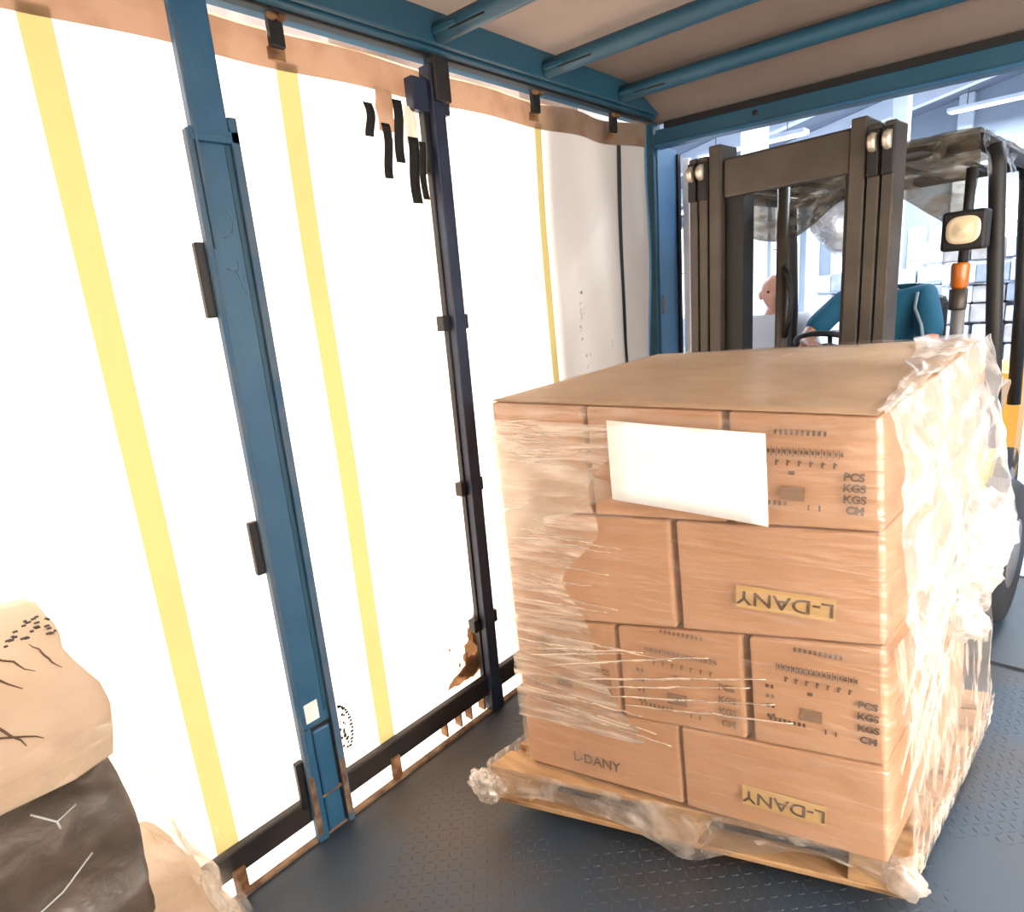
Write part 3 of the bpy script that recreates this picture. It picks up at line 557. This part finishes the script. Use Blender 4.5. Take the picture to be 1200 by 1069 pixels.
# film skirt gathered round the pallet
# ---- pallet
PA, PB = Vector((-1.365, 1.205, .078)), Vector((-.212, 1.628, .085)); U = (PB - PA).normalized(); PW = (PB - PA).length; V = Vector((.085, .996, .0)); PD = .95
pal = empty('pallet', PA); tag(pal, 'worn wooden pallet under the wrapped carton load', 'pallet')
def PP(x, y, z): return U * x + V * y + Vector((0, 0, z))
def pbox(name, x0, x1, y0, y1, z0, z1, m='wood', bev=.004):
    bm = bmesh.new(); add_hexa(bm, [PP(x, y, z) for z in (z0, z1) for y in (y0, y1) for x in (x0, x1)], bev); return mesh_obj(name, bm, m, pal)
for k in range(7): y = k * (PD - .10) / 6; pbox('deck_board', 0, PW, y, y + .10, .116, .138)
for x in (0, PW / 2 - .07, PW - .14): pbox('stringer_board', x, x + .14, 0, PD, .094, .116)
for y in (0, PD / 2 - .06, PD - .12):
    for x in (.01, PW / 2 - .065, PW - .14): pbox('block', x, x + .13, y, y + .12, .020, .094)
for x in (0, PW / 2 - .05, PW - .10): pbox('bottom_board', x, x + .10, 0, PD, 0, .020)
for y in (0, PD - .09): pbox('bottom_board', 0, PW, y, y + .09, -.001, .019)
def skirt_pt(u, v):
    s = u * 3.0; k = min(int(s), 2); f = s - k
    x, y = [(0, PD * (1 - f)), (PW * f, 0), (PW, PD * f)][k]; n = [-U, -V, U][k]
    g = nz(u * 22, v * 2, 3); z = .15 - .13 * v * (.80 + .55 * nz(u * 9, 0, 5)) - .05 * v * math.exp(-((u - .515) / .03) ** 2) + .012 * g
    p = PP(x, y, z) + n * (.012 + .016 * abs(g) + .010 * nz(u * 50, v * 9, 2)); return inv(PA + p)
sheet('pallet_skirt', skirt_pt, 200, 12, 'film_drape', sf)
def drape_pt(u, v):
    top = T(1, u, .52) + Vector((.022, 0, 0)); bot = PA + PP(PW + .016, PD * u * .97, .03 + .02 * nz(u * 6, 0, 1)); p = top.lerp(bot, v)
    return inv(p + Vector((1, -.1, 0)) * (.015 * math.sin(math.pi * v) + .016 * nz(u * 9 + v * 5.5, v * 1.2, 3) * math.sin(math.pi * min(1, v * 1.1))))
sheet('side_drape', drape_pt, 60, 40, 'film_drape', sf)
def over_pt(u, v):
    c = .15 + .81 * v; aR = .30 + .16 * nz(c * 5.5, 3, 1) + .10 * math.sin(c * 9); a = -.004 + aR * u
    return inv(T(a, 0, c) + Vector((-.1, -1, 0)).normalized() * (.017 + .005 * nz(a * 4, c * 34, 6) + .004 * nz(a * 9, c * 12, 2)))
sheet('glow_wrap', over_pt, 50, 110, 'film_glow', sf)  # overlapping film layer; its milkiness puts the left-hand glow into colour
for k, (x, z, s) in enumerate(((-.005, .065, .06), (PW, .075, .045))):
    def f(u, v, x=x, z=z, s=s, k=k):
        th = u * 2 * math.pi; ph = v * math.pi; d = Vector((math.sin(ph) * math.cos(th), math.sin(ph) * math.sin(th), math.cos(ph))); r = 1 + .6 * nz(d.x * 2, d.y * 2, d.z * 2 + k * 4)
        return inv(PA + PP(x, -.012, z) + Vector((d.x * s * r * 1.2, d.y * s * .6 * r, d.z * s * .9 * r)))
    sheet('skirt_gather', f, 24, 16, 'film_drape', sf)

# ================================================================== FORKLIFT
FO = Vector((-.985, 2.78, 0)); FR = math.radians(-5)
fk = empty('forklift', FO, FR); tag(fk, 'yellow forklift with tall steel mast lifting the wrapped load', 'forklift')
def fb(name, lo, hi, m, bev=.005, par=None): return box(name, lo, hi, m, par or fk, bev)
HT = 2.285
for s in (-1, 1):
    t = .035 * (s < 0)
    for x0, x1, z, d in ((.375, .415, HT - .02 + t, .11), (.325, .368, HT - .02 + t, .09), (.262, .318, HT + .015 + t, .13)):
        a, b = sorted((s * x0, s * x1)); ch = fb('mast_channel', (a, -.02, .08), (b, d, z), 'mast_steel', .006)
    for x in (.346, .395):
        h = fb('roller_slot', (s * x - .019, -.034, HT - .20 + t), (s * x + .019, -.014, HT - .04 + t), 'mast_dark', .004)
        lathe('chain_roller', [(.003, -.012), (.030, -.012), (.034, 0), (.030, .012), (.003, .012)], (s * x, -.035, HT - .085 + t), (1, 0, 0), 'roller', h, 18)
    fb('inner_upright', (min(s * .262, s * .175) if s < 0 else .235, .02, .08), (max(s * .262, s * .175) if s < 0 else .262, .12, HT - .02), 'mast_dark', .006)  # blacker than the mast steel: deep shadow put into its colour
fb('mast_crossbar', (-.262, .0, HT - .17), (.262, .05, HT - .01), 'mast_steel', .01)
fb('mast_crossbar', (-.30, .03, .55), (.30, .08, .70), 'mast_steel', .01); fb('mast_crossbar', (-.30, .03, 1.15), (.30, .08, 1.25), 'mast_dark', .01)
tube('lift_cylinder', [(-.045, .12, .12), (-.045, .12, HT - .16)], .026, 'mast_steel', fk, 14)
tube('hydraulic_hose', [(-.03, .10, 1.80), (.0, .08, 1.76), (.02, .07, 1.68), (.01, .08, 1.58), (-.02, .10, 1.50)], .012, 'mast_dark', fk, 8)
for z in (.16, .55): fb('carriage_bar', (-.42, -.07, z), (.66, -.03, z + .10), 'mast_dark', .008)
for x in (.09, .585):                                   # forks run under the top deck of the pallet
    bm = bmesh.new(); add_box(bm, (x - .05, -.13, .10), (x + .05, -.08, .62), .006); add_box(bm, (x - .05, -1.05, .132), (x + .05, -.10, .172), .006); mesh_obj('fork', bm, 'mast_dark', fk)
# body
fb('front_frame', (-.50, .12, .25), (.50, .55, .62), 'mast_dark', .02)
bm = bmesh.new(); add_hexa(bm, [(-.58, .40, .62), (.58, .40, .62), (-.58, .75, .62), (.58, .75, .62), (-.52, .46, 1.16), (.60, .46, 1.16), (-.52, .62, 1.2), (.60, .62, 1.2)], .03); mesh_obj('dashboard', bm, 'tan_panel', fk)
fb('dash_top', (-.50, .40, 1.10), (.62, .72, 1.22), 'mast_dark', .03)
bm = bmesh.new(); add_hexa(bm, [(.50, .40, .66), (.64, .40, .66), (.50, .80, .66), (.64, .80, .66), (.52, .43, 1.00), (.66, .43, 1.02), (.52, .75, 1.05), (.67, .75, 1.07)], .02); mesh_obj('side_panel', bm, 'yellow_paint', fk)
bm = bmesh.new(); add_hexa(bm, [(.52, .42, 1.02), (.67, .42, 1.02), (.52, .76, 1.06), (.67, .76, 1.06), (.56, .46, 1.20), (.70, .46, 1.24), (.56, .70, 1.22), (.71, .70, 1.26)], .02); mesh_obj('side_panel', bm, 'tan_panel', fk)
fb('fender', (.48, .34, .58), (.70, .86, .68), 'mast_dark', .03); fb('fender', (-.68, .34, .58), (-.48, .86, .68), 'mast_dark', .03)
fb('floor_plate', (-.52, .55, .50), (.52, 1.15, .56), 'mast_dark', .01); fb('hood', (-.50, 1.15, .40), (.50, 1.95, .98), 'yellow_paint', .06); fb('counterweight', (-.55, 1.90, .30), (.55, 2.35, 1.15), 'yellow_paint', .12)
fb('seat_cushion', (-.26, 1.10, .98), (.26, 1.55, 1.10), 'mast_dark', .04); fb('seat_back', (-.25, 1.50, 1.05), (.25, 1.62, 1.60), 'mast_dark', .05)
for x, y, r, w in ((.66, .78, .34, .22), (-.66, .78, .34, .22), (.45, 2.0, .27, .2), (-.45, 2.0, .27, .2)):
    wh = lathe('wheel', [(r * .5, -w / 2), (r * .93, -w / 2), (r, -w * .36), (r, w * .36), (r * .93, w / 2), (r * .5, w / 2)], (x, y, DZ + r + .0 if y > 1 else DZ + r - .03), (1, 0, 0), 'rubber', fk, 40)
    lathe('wheel_hub', [(.01, -w * .52), (r * .48, -w * .5), (r * .52, -w * .3), (r * .52, w * .3), (r * .48, w * .5), (.01, w * .52)], (x, y, DZ + r if y > 1 else DZ + r - .03), (1, 0, 0), 'grey_metal', wh, 24)
# steering column and wheel
tube('steering_column', [(-.10, .62, 1.15), (-.12, .86, 1.36)], .03, 'mast_dark', fk, 10)
bm = bmesh.new(); cst = Vector((-.12, .88, 1.385)); ax = Vector((0, .45, .9)).normalized(); a_ = ax.orthogonal().normalized(); b_ = ax.cross(a_)
add_tube(bm, [cst + (a_ * math.cos(t) + b_ * math.sin(t)) * .17 for t in [2 * math.pi * k / 32 for k in range(33)]], .015, 8, False)
for k in range(3): t = 2 * math.pi * k / 3; add_tube(bm, [cst, cst + (a_ * math.cos(t) + b_ * math.sin(t)) * .17], .012, 6)
mesh_obj('steering_wheel', bm, 'mast_dark', fk, True)
# overhead guard
GZ = 2.20
for (x0, y0, x1, y1, r, m) in ((.70, .46, .63, .44, .028, 'mast_dark'), (-.60, .46, -.56, .44, .026, 'mast_dark'), (.60, 1.50, .57, 1.40, .03, 'mast_dark'), (-.58, 1.46, -.57, 1.40, .03, 'mast_dark')):
    tube('guard_pillar', [(x0, y0, 1.0), (x1 + (x0 - x1) * .45, y0, 1.55), (x1, y1, GZ - .10), (x1 - .01, y1 + .01, GZ - .02)], r, m, fk, 12)
for y in (.42, 1.42): tube('guard_crossbar', [(-.57, y, GZ), (.57, y, GZ)], .03, 'mast_dark', fk, 10)
for x in (-.57, .57): tube('guard_rail', [(x, .42, GZ), (x, 1.42, GZ)], .03, 'mast_dark', fk, 10)
for k in range(5): x = -.4 + k * .2; tube('guard_bar', [(x, .42, GZ + .005), (x, 1.42, GZ + .005)], .014, 'mast_dark', fk, 8)
# plastic rain cover over the guard, hanging down in front
def cov_front(u, v):
    x = -.62 + 1.20 * u; sag = .20 + .05 * math.sin(u * 7) + .16 * max(0, u - .72) / .28 + .10 * math.exp(-((u - .42) / .16) ** 2); z = GZ + .04 - sag * v
    return Vector((x, .375 - .035 * math.sin(v * 5 + u * 3) + .02 * nz(u * 8, v * 6, 2), z + .012 * nz(u * 9, v * 4, 8)))
cv = sheet('rain_cover', cov_front, 50, 16, 'cover_film', fk); cv['label'] = 'brownish plastic sheet hanging over the cab front'
sheet('rain_cover_top', lambda u, v: Vector((-.62 + 1.20 * u, .375 + 1.0 * v, GZ + .042 + .012 * nz(u * 6, v * 6, 1))), 30, 14, 'cover_film', fk)
sheet('rain_cover_side', lambda u, v: Vector((.585 + .03 * v + .02 * nz(u * 6, v * 6, 4), .375 + .55 * u, GZ + .04 - (.16 + .06 * math.sin(u * 8)) * v)), 24, 12, 'cover_clear', fk)
def bagf(u, v):
    th = u * 2 * math.pi; ph = v * math.pi; d = Vector((math.sin(ph) * math.cos(th), math.sin(ph) * math.sin(th), math.cos(ph))); r = 1 + .25 * nz(d.x * 2, d.y * 2, d.z * 2)
    return Vector((.10, .50, 1.97)) + Vector((d.x * .17 * r, d.y * .12 * r, d.z * .14 * r - .05 * d.x))
sheet('plastic_bag', bagf, 26, 18, 'bag_white', fk)['label'] = 'whitish sagging plastic bulge under the cab roof'
# work lamp and indicator on their own stalk
tube('lamp_stalk', [(.57, .34, 2.10), (.57, .34, 1.95), (.565, .34, 1.62)], .017, 'mast_dark', fk, 10); tube('lamp_stalk', [(.565, .34, 1.66), (.57, .34, 1.15)], .024, 'grey_metal', fk, 12)
hl = fb('headlamp', (.500, .28, 1.80), (.645, .36, 1.945), 'mast_dark', .012)
bm = bmesh.new(); n = 28
def sq(t, r): c, s = math.cos(t), math.sin(t); return (math.copysign(abs(c) ** .7, c) * r, math.copysign(abs(s) ** .7, s) * r * .92)
rings = []
for r, y in ((.056, .281), (.053, .270), (.040, .274), (.026, .266), (.001, .262)): rings.append([bm.verts.new((.572 + sq(2 * math.pi * k / n, r)[0], y, 1.874 + sq(2 * math.pi * k / n, r)[1])) for k in range(n)])
for q, w in zip(rings, rings[1:]):
    for k in range(n): bm.faces.new((q[k], q[(k + 1) % n], w[(k + 1) % n], w[k]))
mesh_obj('lamp_lens', bm, 'lens_glass', hl, True)
ind = lathe('indicator', [(.022, 0), (.030, .012), (.032, .09), (.028, .10)], (.565, .325, 1.655), (0, 0, 1), 'amber', fk, 16); lathe('indicator_base', [(.028, 0), (.031, .01), (.031, .08)], (.565, .325, 1.575), (0, 0, 1), 'mast_steel', ind, 16)

# ================================================================== PEOPLE
def skinned(name, verts, edges, m, parent=None, sub=2, root=0):
    me = bpy.data.meshes.new(name); me.from_pydata([v[0] for v in verts], edges, []); me.materials.append(MATS[m]); o = link(bpy.data.objects.new(name, me), parent)
    sk = o.modifiers.new('skin', 'SKIN'); sk.use_smooth_shade = True
    for i, v in enumerate(verts):
        sv = me.skin_vertices[0].data[i]; r = v[1]; sv.radius = r if isinstance(r, tuple) else (r, r); sv.use_root = (i == root)
    sb = o.modifiers.new('subdivision', 'SUBSURF'); sb.levels = sub; sb.render_levels = sub; return o
def head_mesh(name, parent, c, s, hairy):
    """head facing local -Y with brow, nose, lips, ears"""
    hd_ = sheet(name, lambda u, v: c, 1, 1, 'skin', parent); bm = bmesh.new(); bmesh.ops.create_uvsphere(bm, u_segments=36, v_segments=28, radius=1)
    for v in bm.verts:
        x, y, z = v.co; f = max(0, -y)
        w = .70 * (1 - .16 * max(0, -z)) ; yy = y * .86
        if z < -.2: yy *= 1 - .10 * (-z - .2); w *= 1 - .22 * (-z - .2)
        yy -= .10 * f * math.exp(-((x / .16) ** 2 + ((z + .12) / .16) ** 2)) * 2.2          # nose
        yy += .09 * f * (math.exp(-(((x - .30) / .16) ** 2 + ((z - .08) / .11) ** 2)) + math.exp(-(((x + .30) / .16) ** 2 + ((z - .08) / .11) ** 2)))  # eye sockets
        yy -= .05 * f * math.exp(-((x / .5) ** 2 + ((z - .26) / .10) ** 2)); yy -= .05 * f * math.exp(-((x / .24) ** 2 + ((z + .46) / .07) ** 2)); yy -= .07 * f * math.exp(-((x / .3) ** 2 + ((z + .80) / .16) ** 2))
        v.co = Vector((x * w, yy, z)) * s + c
    me = hd_.data; bm.to_mesh(me); bm.free()
    for p in me.polygons: p.use_smooth = True
    for sx in (-1, 1):
        lathe('ear', [(.002, -.012), (.026, -.012), (.032, .0), (.022, .010), (.002, .006)], c + Vector((sx * s * .71, .008, -.01)), (sx, -.3, 0), 'skin', hd_, 14); lathe('eye', [(.001, 0), (.009, .002), (.006, .008), (.001, .010)], c + Vector((sx * s * .29, -s * .74, s * .08)), (0, -1, 0), 'hair', hd_, 10)
    if hairy:
        bm = bmesh.new(); bmesh.ops.create_uvsphere(bm, u_segments=28, v_segments=20, radius=1); bmesh.ops.delete(bm, geom=[v for v in bm.verts if v.co.z < .25 - .55 * max(0, v.co.y) + .25 * max(0, -v.co.y)], context='VERTS')
        for v in bm.verts: v.co = Vector((v.co.x * .75, v.co.y * .93 + .02, v.co.z * 1.05)) * s + c
        mesh_obj('hair', bm, 'hair', hd_, True)
    return hd_
def fingers(V_, E_, wrist_i, base, d, side, up, r=.0085, curl=1.0):
    """palm and five finger chains rooted at the wrist vertex"""
    d, side, up = d.normalized(), side.normalized(), up.normalized(); V_.append((tuple(base + d * .05), (.032, .016))); pi = len(V_) - 1; E_.append((wrist_i, pi))
    for k, (o, L_) in enumerate(((-.030, .070), (-.010, .080), (.010, .078), (.030, .060))):
        p = base + d * .085 + side * o; last = pi
        for j, (f, dn) in enumerate(((0, 0), (.5, .25), (.85, .8), (1.0, 1.3))):
            V_.append((tuple(p + d * L_ * f - up * L_ * .45 * dn * curl), r)); E_.append((last, len(V_) - 1)); last = len(V_) - 1
    p = base + d * .03 - side * .035; last = pi
    for j in range(3): V_.append((tuple(p - side * .018 * j + d * .026 * j - up * .014 * j), r * 1.1)); E_.append((last, len(V_) - 1)); last = len(V_) - 1
def person(name, loc, rz, label, P, shirt, trous, hairy, stripe=False):
    r = empty(name, loc, rz); tag(r, label, 'person'); J = {k: Vector(v) for k, v in P.items()}
    V_ = [(J['pel'], (.13, .10)), (J['chest'] * .5 + J['pel'] * .5, (.13, .10)), (J['chest'], (.15, .105)), (J['neck'], .055), (J['headb'], .05)]; E_ = [(0, 1), (1, 2), (2, 3), (3, 4)]
    for s in ('R', 'L'):
        i = len(V_); V_ += [(J['sh' + s], .058), (J['el' + s], .042), (J['wr' + s], .028)]; E_ += [(2, i), (i, i + 1), (i + 1, i + 2)]
        d = J['hd' + s] - J['wr' + s]; fingers(V_, E_, i + 2, J['wr' + s], d, Vector((1 if s == 'R' else -1, 0, 0)), Vector((0, 0, 1)), .0085)
        i = len(V_); V_ += [(J['hip' + s], .085), (J['kn' + s], .058), (J['an' + s], .040), (J['toe' + s], .034)]; E_ += [(0, i), (i, i + 1), (i + 1, i + 2), (i + 2, i + 3)]
    b = skinned('body', V_, E_, 'skin', r); head_mesh('head', r, J['head'], J['hs'].x, hairy)
    V2 = [(J['pel'], (.165, .125)), (J['chest'] * .5 + J['pel'] * .5, (.17, .135)), (J['chest'], (.185, .13)), (J['neck'] - Vector((0, 0, .025)), .075)]; E2 = [(0, 1), (1, 2), (2, 3)]
    for s in ('R', 'L'):
        i = len(V2); V2 += [(J['sh' + s], .080), (J['sh' + s].lerp(J['el' + s], .5), .072), (J['sh' + s].lerp(J['el' + s], .92), .070)]; E2 += [(2, i), (i, i + 1), (i + 1, i + 2)]
    sh = skinned('shirt', V2, E2, shirt, r)
    V3 = [(J['pel'] + Vector((0, 0, -.02)), (.165, .125))]; E3 = []
    for s in ('R', 'L'):
        i = len(V3); V3 += [(J['hip' + s], .10), (J['kn' + s], .078), (J['an' + s] + Vector((0, 0, .04)), .065)]; E3 += [(0, i), (i, i + 1), (i + 1, i + 2)]
    skinned('trousers', V3, E3, trous, r)
    for s in ('R', 'L'): skinned('shoe', [(J['an' + s], .05), (J['toe' + s], .045)], [(0, 1)], 'hair', r)
    if stripe:
        c = J['chest']; tube('sleeve_stripe', [J['shL'] + Vector((-.015, -.085, .03)), J['shL'] + Vector((-.02, -.095, -.05)), J['shL'].lerp(J['elL'], .55) + Vector((-.01, -.085, 0)), J['shL'].lerp(J['elL'], .9) + Vector((-.01, -.078, 0))], .008, 'polo_stripe', r, 8)
    return r
# driver, seated, right hand on the wheel (faces the trailer: local -Y)
seatp = FO + Matrix.Rotation(FR, 3, 'Z') @ Vector((.0, 1.28, 0))
person('person', (seatp.x, seatp.y, 0), FR, 'driver in a teal-blue polo shirt seated on the forklift, hands at the wheel', dict(pel=(0, 0, 1.16), chest=(.02, -.06, 1.50), neck=(.02, -.09, 1.66), headb=(.02, -.11, 1.72), head=(-.03, -.13, 1.80), hs=(.118, 0, 0),
       shR=(-.19, -.08, 1.59), elR=(-.30, -.26, 1.42), wrR=(-.24, -.42, 1.40), hdR=(-.16, -.50, 1.40), shL=(.23, -.08, 1.60), elL=(.30, -.20, 1.36), wrL=(.22, -.36, 1.30), hdL=(.10, -.44, 1.36),
       hipR=(-.11, -.02, 1.14), knR=(-.15, -.44, 1.12), anR=(-.15, -.52, .66), toeR=(-.15, -.66, .62), hipL=(.11, -.02, 1.14), knL=(.15, -.44, 1.12), anL=(.15, -.52, .66), toeL=(.15, -.66, .62)), 'polo_blue', 'trousers', True, True)
# bald man standing on the dock
person('person', (-1.60, 4.42, DZ), math.radians(18), 'bald man in a white shirt standing on the dock behind the mast', dict(pel=(0, 0, .92), chest=(0, -.02, 1.24), neck=(0, -.02, 1.42), headb=(0, -.03, 1.47), head=(0, -.04, 1.55), hs=(.118, 0, 0),
       shR=(-.19, 0, 1.35), elR=(-.26, .02, 1.08), wrR=(-.25, -.10, .86), hdR=(-.25, -.15, .77), shL=(.19, 0, 1.35), elL=(.26, .02, 1.08), wrL=(.25, -.10, .86), hdL=(.25, -.15, .77),
       hipR=(-.10, 0, .90), knR=(-.11, -.02, .50), anR=(-.11, .02, .09), toeR=(-.13, -.14, .045), hipL=(.10, 0, .90), knL=(.11, -.02, .50), anL=(.11, .02, .09), toeL=(.13, -.14, .045)), 'shirt_white', 'trousers', False)

# ================================================================== SECOND LOAD at the lower left, near the viewpoint
def lump(name, c8, m, par, amp=.012, seed=0, n=10):
    """soft package: subdivided hexahedron with bulges and creases"""
    bm = bmesh.new(); c8 = [Vector(p) for p in c8]
    tri = lambda u, v, w: c8[0].lerp(c8[1], u).lerp(c8[2].lerp(c8[3], u), v).lerp(c8[4].lerp(c8[5], u).lerp(c8[6].lerp(c8[7], u), v), w)
    cen = sum(c8, Vector()) / 8; bmesh.ops.create_cube(bm, size=1); bmesh.ops.subdivide_edges(bm, edges=bm.edges[:], cuts=n, use_grid_fill=True)
    for v in bm.verts:
        u = v.co + Vector((.5, .5, .5)); q = Vector([x + .0 for x in u]); p = tri(*q); d = (p - cen).normalized(); e = sum(1 for x in u if x < .02 or x > .98)
        fall = 1 - .02 * (e - 1); p = cen + (p - cen) * (1 - .035 * (e - 1) ** 2)
        v.co = p + d * (amp * nz(p.x * 7, p.y * 7, p.z * 7 + seed) * 1.6 + amp * .5 * nz(p.x * 22, p.y * 22, p.z * 22 + seed))
    return mesh_obj(name, bm, m, par, True)
def hx(x0, x1, y0, y1, z0, z1, dzl=0.0, dyr=0.0): return [(x0, y0, z0), (x1, y0, z0), (x0, y1, z0), (x1, y1 + dyr, z0), (x0, y0, z1 + dzl), (x1, y0, z1), (x0, y1, z1 + dzl), (x1, y1 + dyr, z1)]
l1 = lump('wrapped_package', hx(-1.74, -1.13, -.75, .20, 1.052, 1.10, .10), 'kraft', None, .014, 1); tag(l1, 'crumpled kraft package topmost on the load at the lower left', 'package')
from mathutils.bvhtree import BVHTree
bv = BVHTree.FromPolygons([v.co.copy() for v in l1.data.vertices], [tuple(p.vertices) for p in l1.data.polygons])
for (x0, y0, x1, y1, r) in ((-1.62, .02, -1.36, .10, .0032), (-1.55, .06, -1.40, .13, .002), (-1.46, -.02, -1.24, .04, .0035), (-1.36, .03, -1.20, .075, .0024), (-1.30, .0, -1.20, .10, .002), (-1.5, .14, -1.38, .165, .002), (-1.60, -.06, -1.30, -.03, .003)):
    pts = []
    for i in range(9):
        t = i / 8; h = bv.ray_cast(Vector((x0 + (x1 - x0) * t, y0 + (y1 - y0) * t + .012 * nz(t * 4, x0 * 9, 1), 1.6)), Vector((0, 0, -1)))
        if h[0]: pts.append(h[0] + Vector((0, 0, .0005)))
    if len(pts) > 2: tube('crease_shade', pts, [r * (.25 + .75 * math.sin(math.pi * i / (len(pts) - 1))) for i in range(len(pts))], 'ink', l1, 5)  # raised dark lines put the shade of the folds into colour
l2 = lump('wrapped_package', hx(-1.60, -1.16, -.03, .185, .66, 1.022), 'dark_bag', None, .018, 4); tag(l2, 'dark grey bagged package under the crumpled kraft package', 'package')
for pts in ([(-1.135, .051, 1.109), (-1.13, .078, 1.078), (-1.135, .107, 1.087)], [(-1.13, .078, 1.078), (-1.132, .08, 1.062)], [(-1.135, .0, .93), (-1.13, .06, .955), (-1.14, .11, .985)]): tube('white_string', [Vector(p) + Vector((0, 0, -.075)) for p in pts], .0016, 'goods_white', l2, 5)
bm = bmesh.new(); rs = random.Random(3)
for k in range(26):
    h = bv.ray_cast(Vector((-1.60 + .09 * rs.random(), .10 + .09 * rs.random(), 1.6)), Vector((0, 0, -1)))
    if h[0]: add_box(bm, h[0] - Vector((.004, .003, .001)), h[0] + Vector((.004, .003 + .004 * rs.random(), .001)))
mesh_obj('printed_marks', bm, 'mast_dark', l1)
l3 = lump('carton', hx(-1.60, -1.15, -.70, -.06, .585, 1.025), 'orange_card', None, .004, 7); tag(l3, 'orange-brown carton at the lower left frame edge', 'carton')
l4 = lump('wrapped_package', hx(-1.72, -1.20, -.55, .30, .145, .545), 'kraft', None, .02, 9); tag(l4, 'pale film-wrapped package lowest on the load at the lower left', 'package')
pl2 = empty('pallet', (-1.48, -.2, 0)); tag(pl2, 'wooden pallet under the load at the lower left', 'pallet')
for k in range(5): y = -.5 + k * .235; box('deck_board', (-.29, y, .092), (.31, y + .12, .112), 'wood', pl2, .004)
for x in (-.28, -.03, .22): box('runner', (x, -.5, 0), (x + .08, .56, .092), 'wood', pl2, .004)
f2 = empty('stretch_film', (-1.4, 0, .5)); tag(f2, 'loose clear film over the load at the lower left', 'stretch film')
o2 = Vector((-1.4, 0, .5))
def f2a(u, v):
    a = v; x = -1.11 + .10 * nz(u * 4, v * 4, 3) * v - .02; y = -.6 + .86 * u + .14 * a * max(0, u - .5); z = 1.13 - .62 * a + .02 * nz(u * 8, v * 8, 6)
    return Vector((x, y, z)) - o2
sheet('film_side', f2a, 50, 40, 'film_top', f2)
def f2b(u, v):
    x = -1.10 - .66 * u; y = .215 + .10 * v ** 2 + .03 * nz(u * 7, v * 7, 2) + .04 * v * math.sin(u * 9); z = 1.12 + .09 * u - .66 * v
    return Vector((x, y, z)) - o2
sheet('film_end', f2b, 40, 40, 'film_top', f2)
def f2c(u, v):
    x = -1.22 - .50 * u + .03 * nz(u * 6, v * 6, 4); y = .30 + .12 * v + .05 * nz(u * 5, v * 5, 8) ; z = .56 - .42 * v + .04 * math.sin(u * 11) * (1 - v)
    return Vector((x, y, z)) - o2
sheet('film_tail', f2c, 30, 24, 'film_torn', f2)
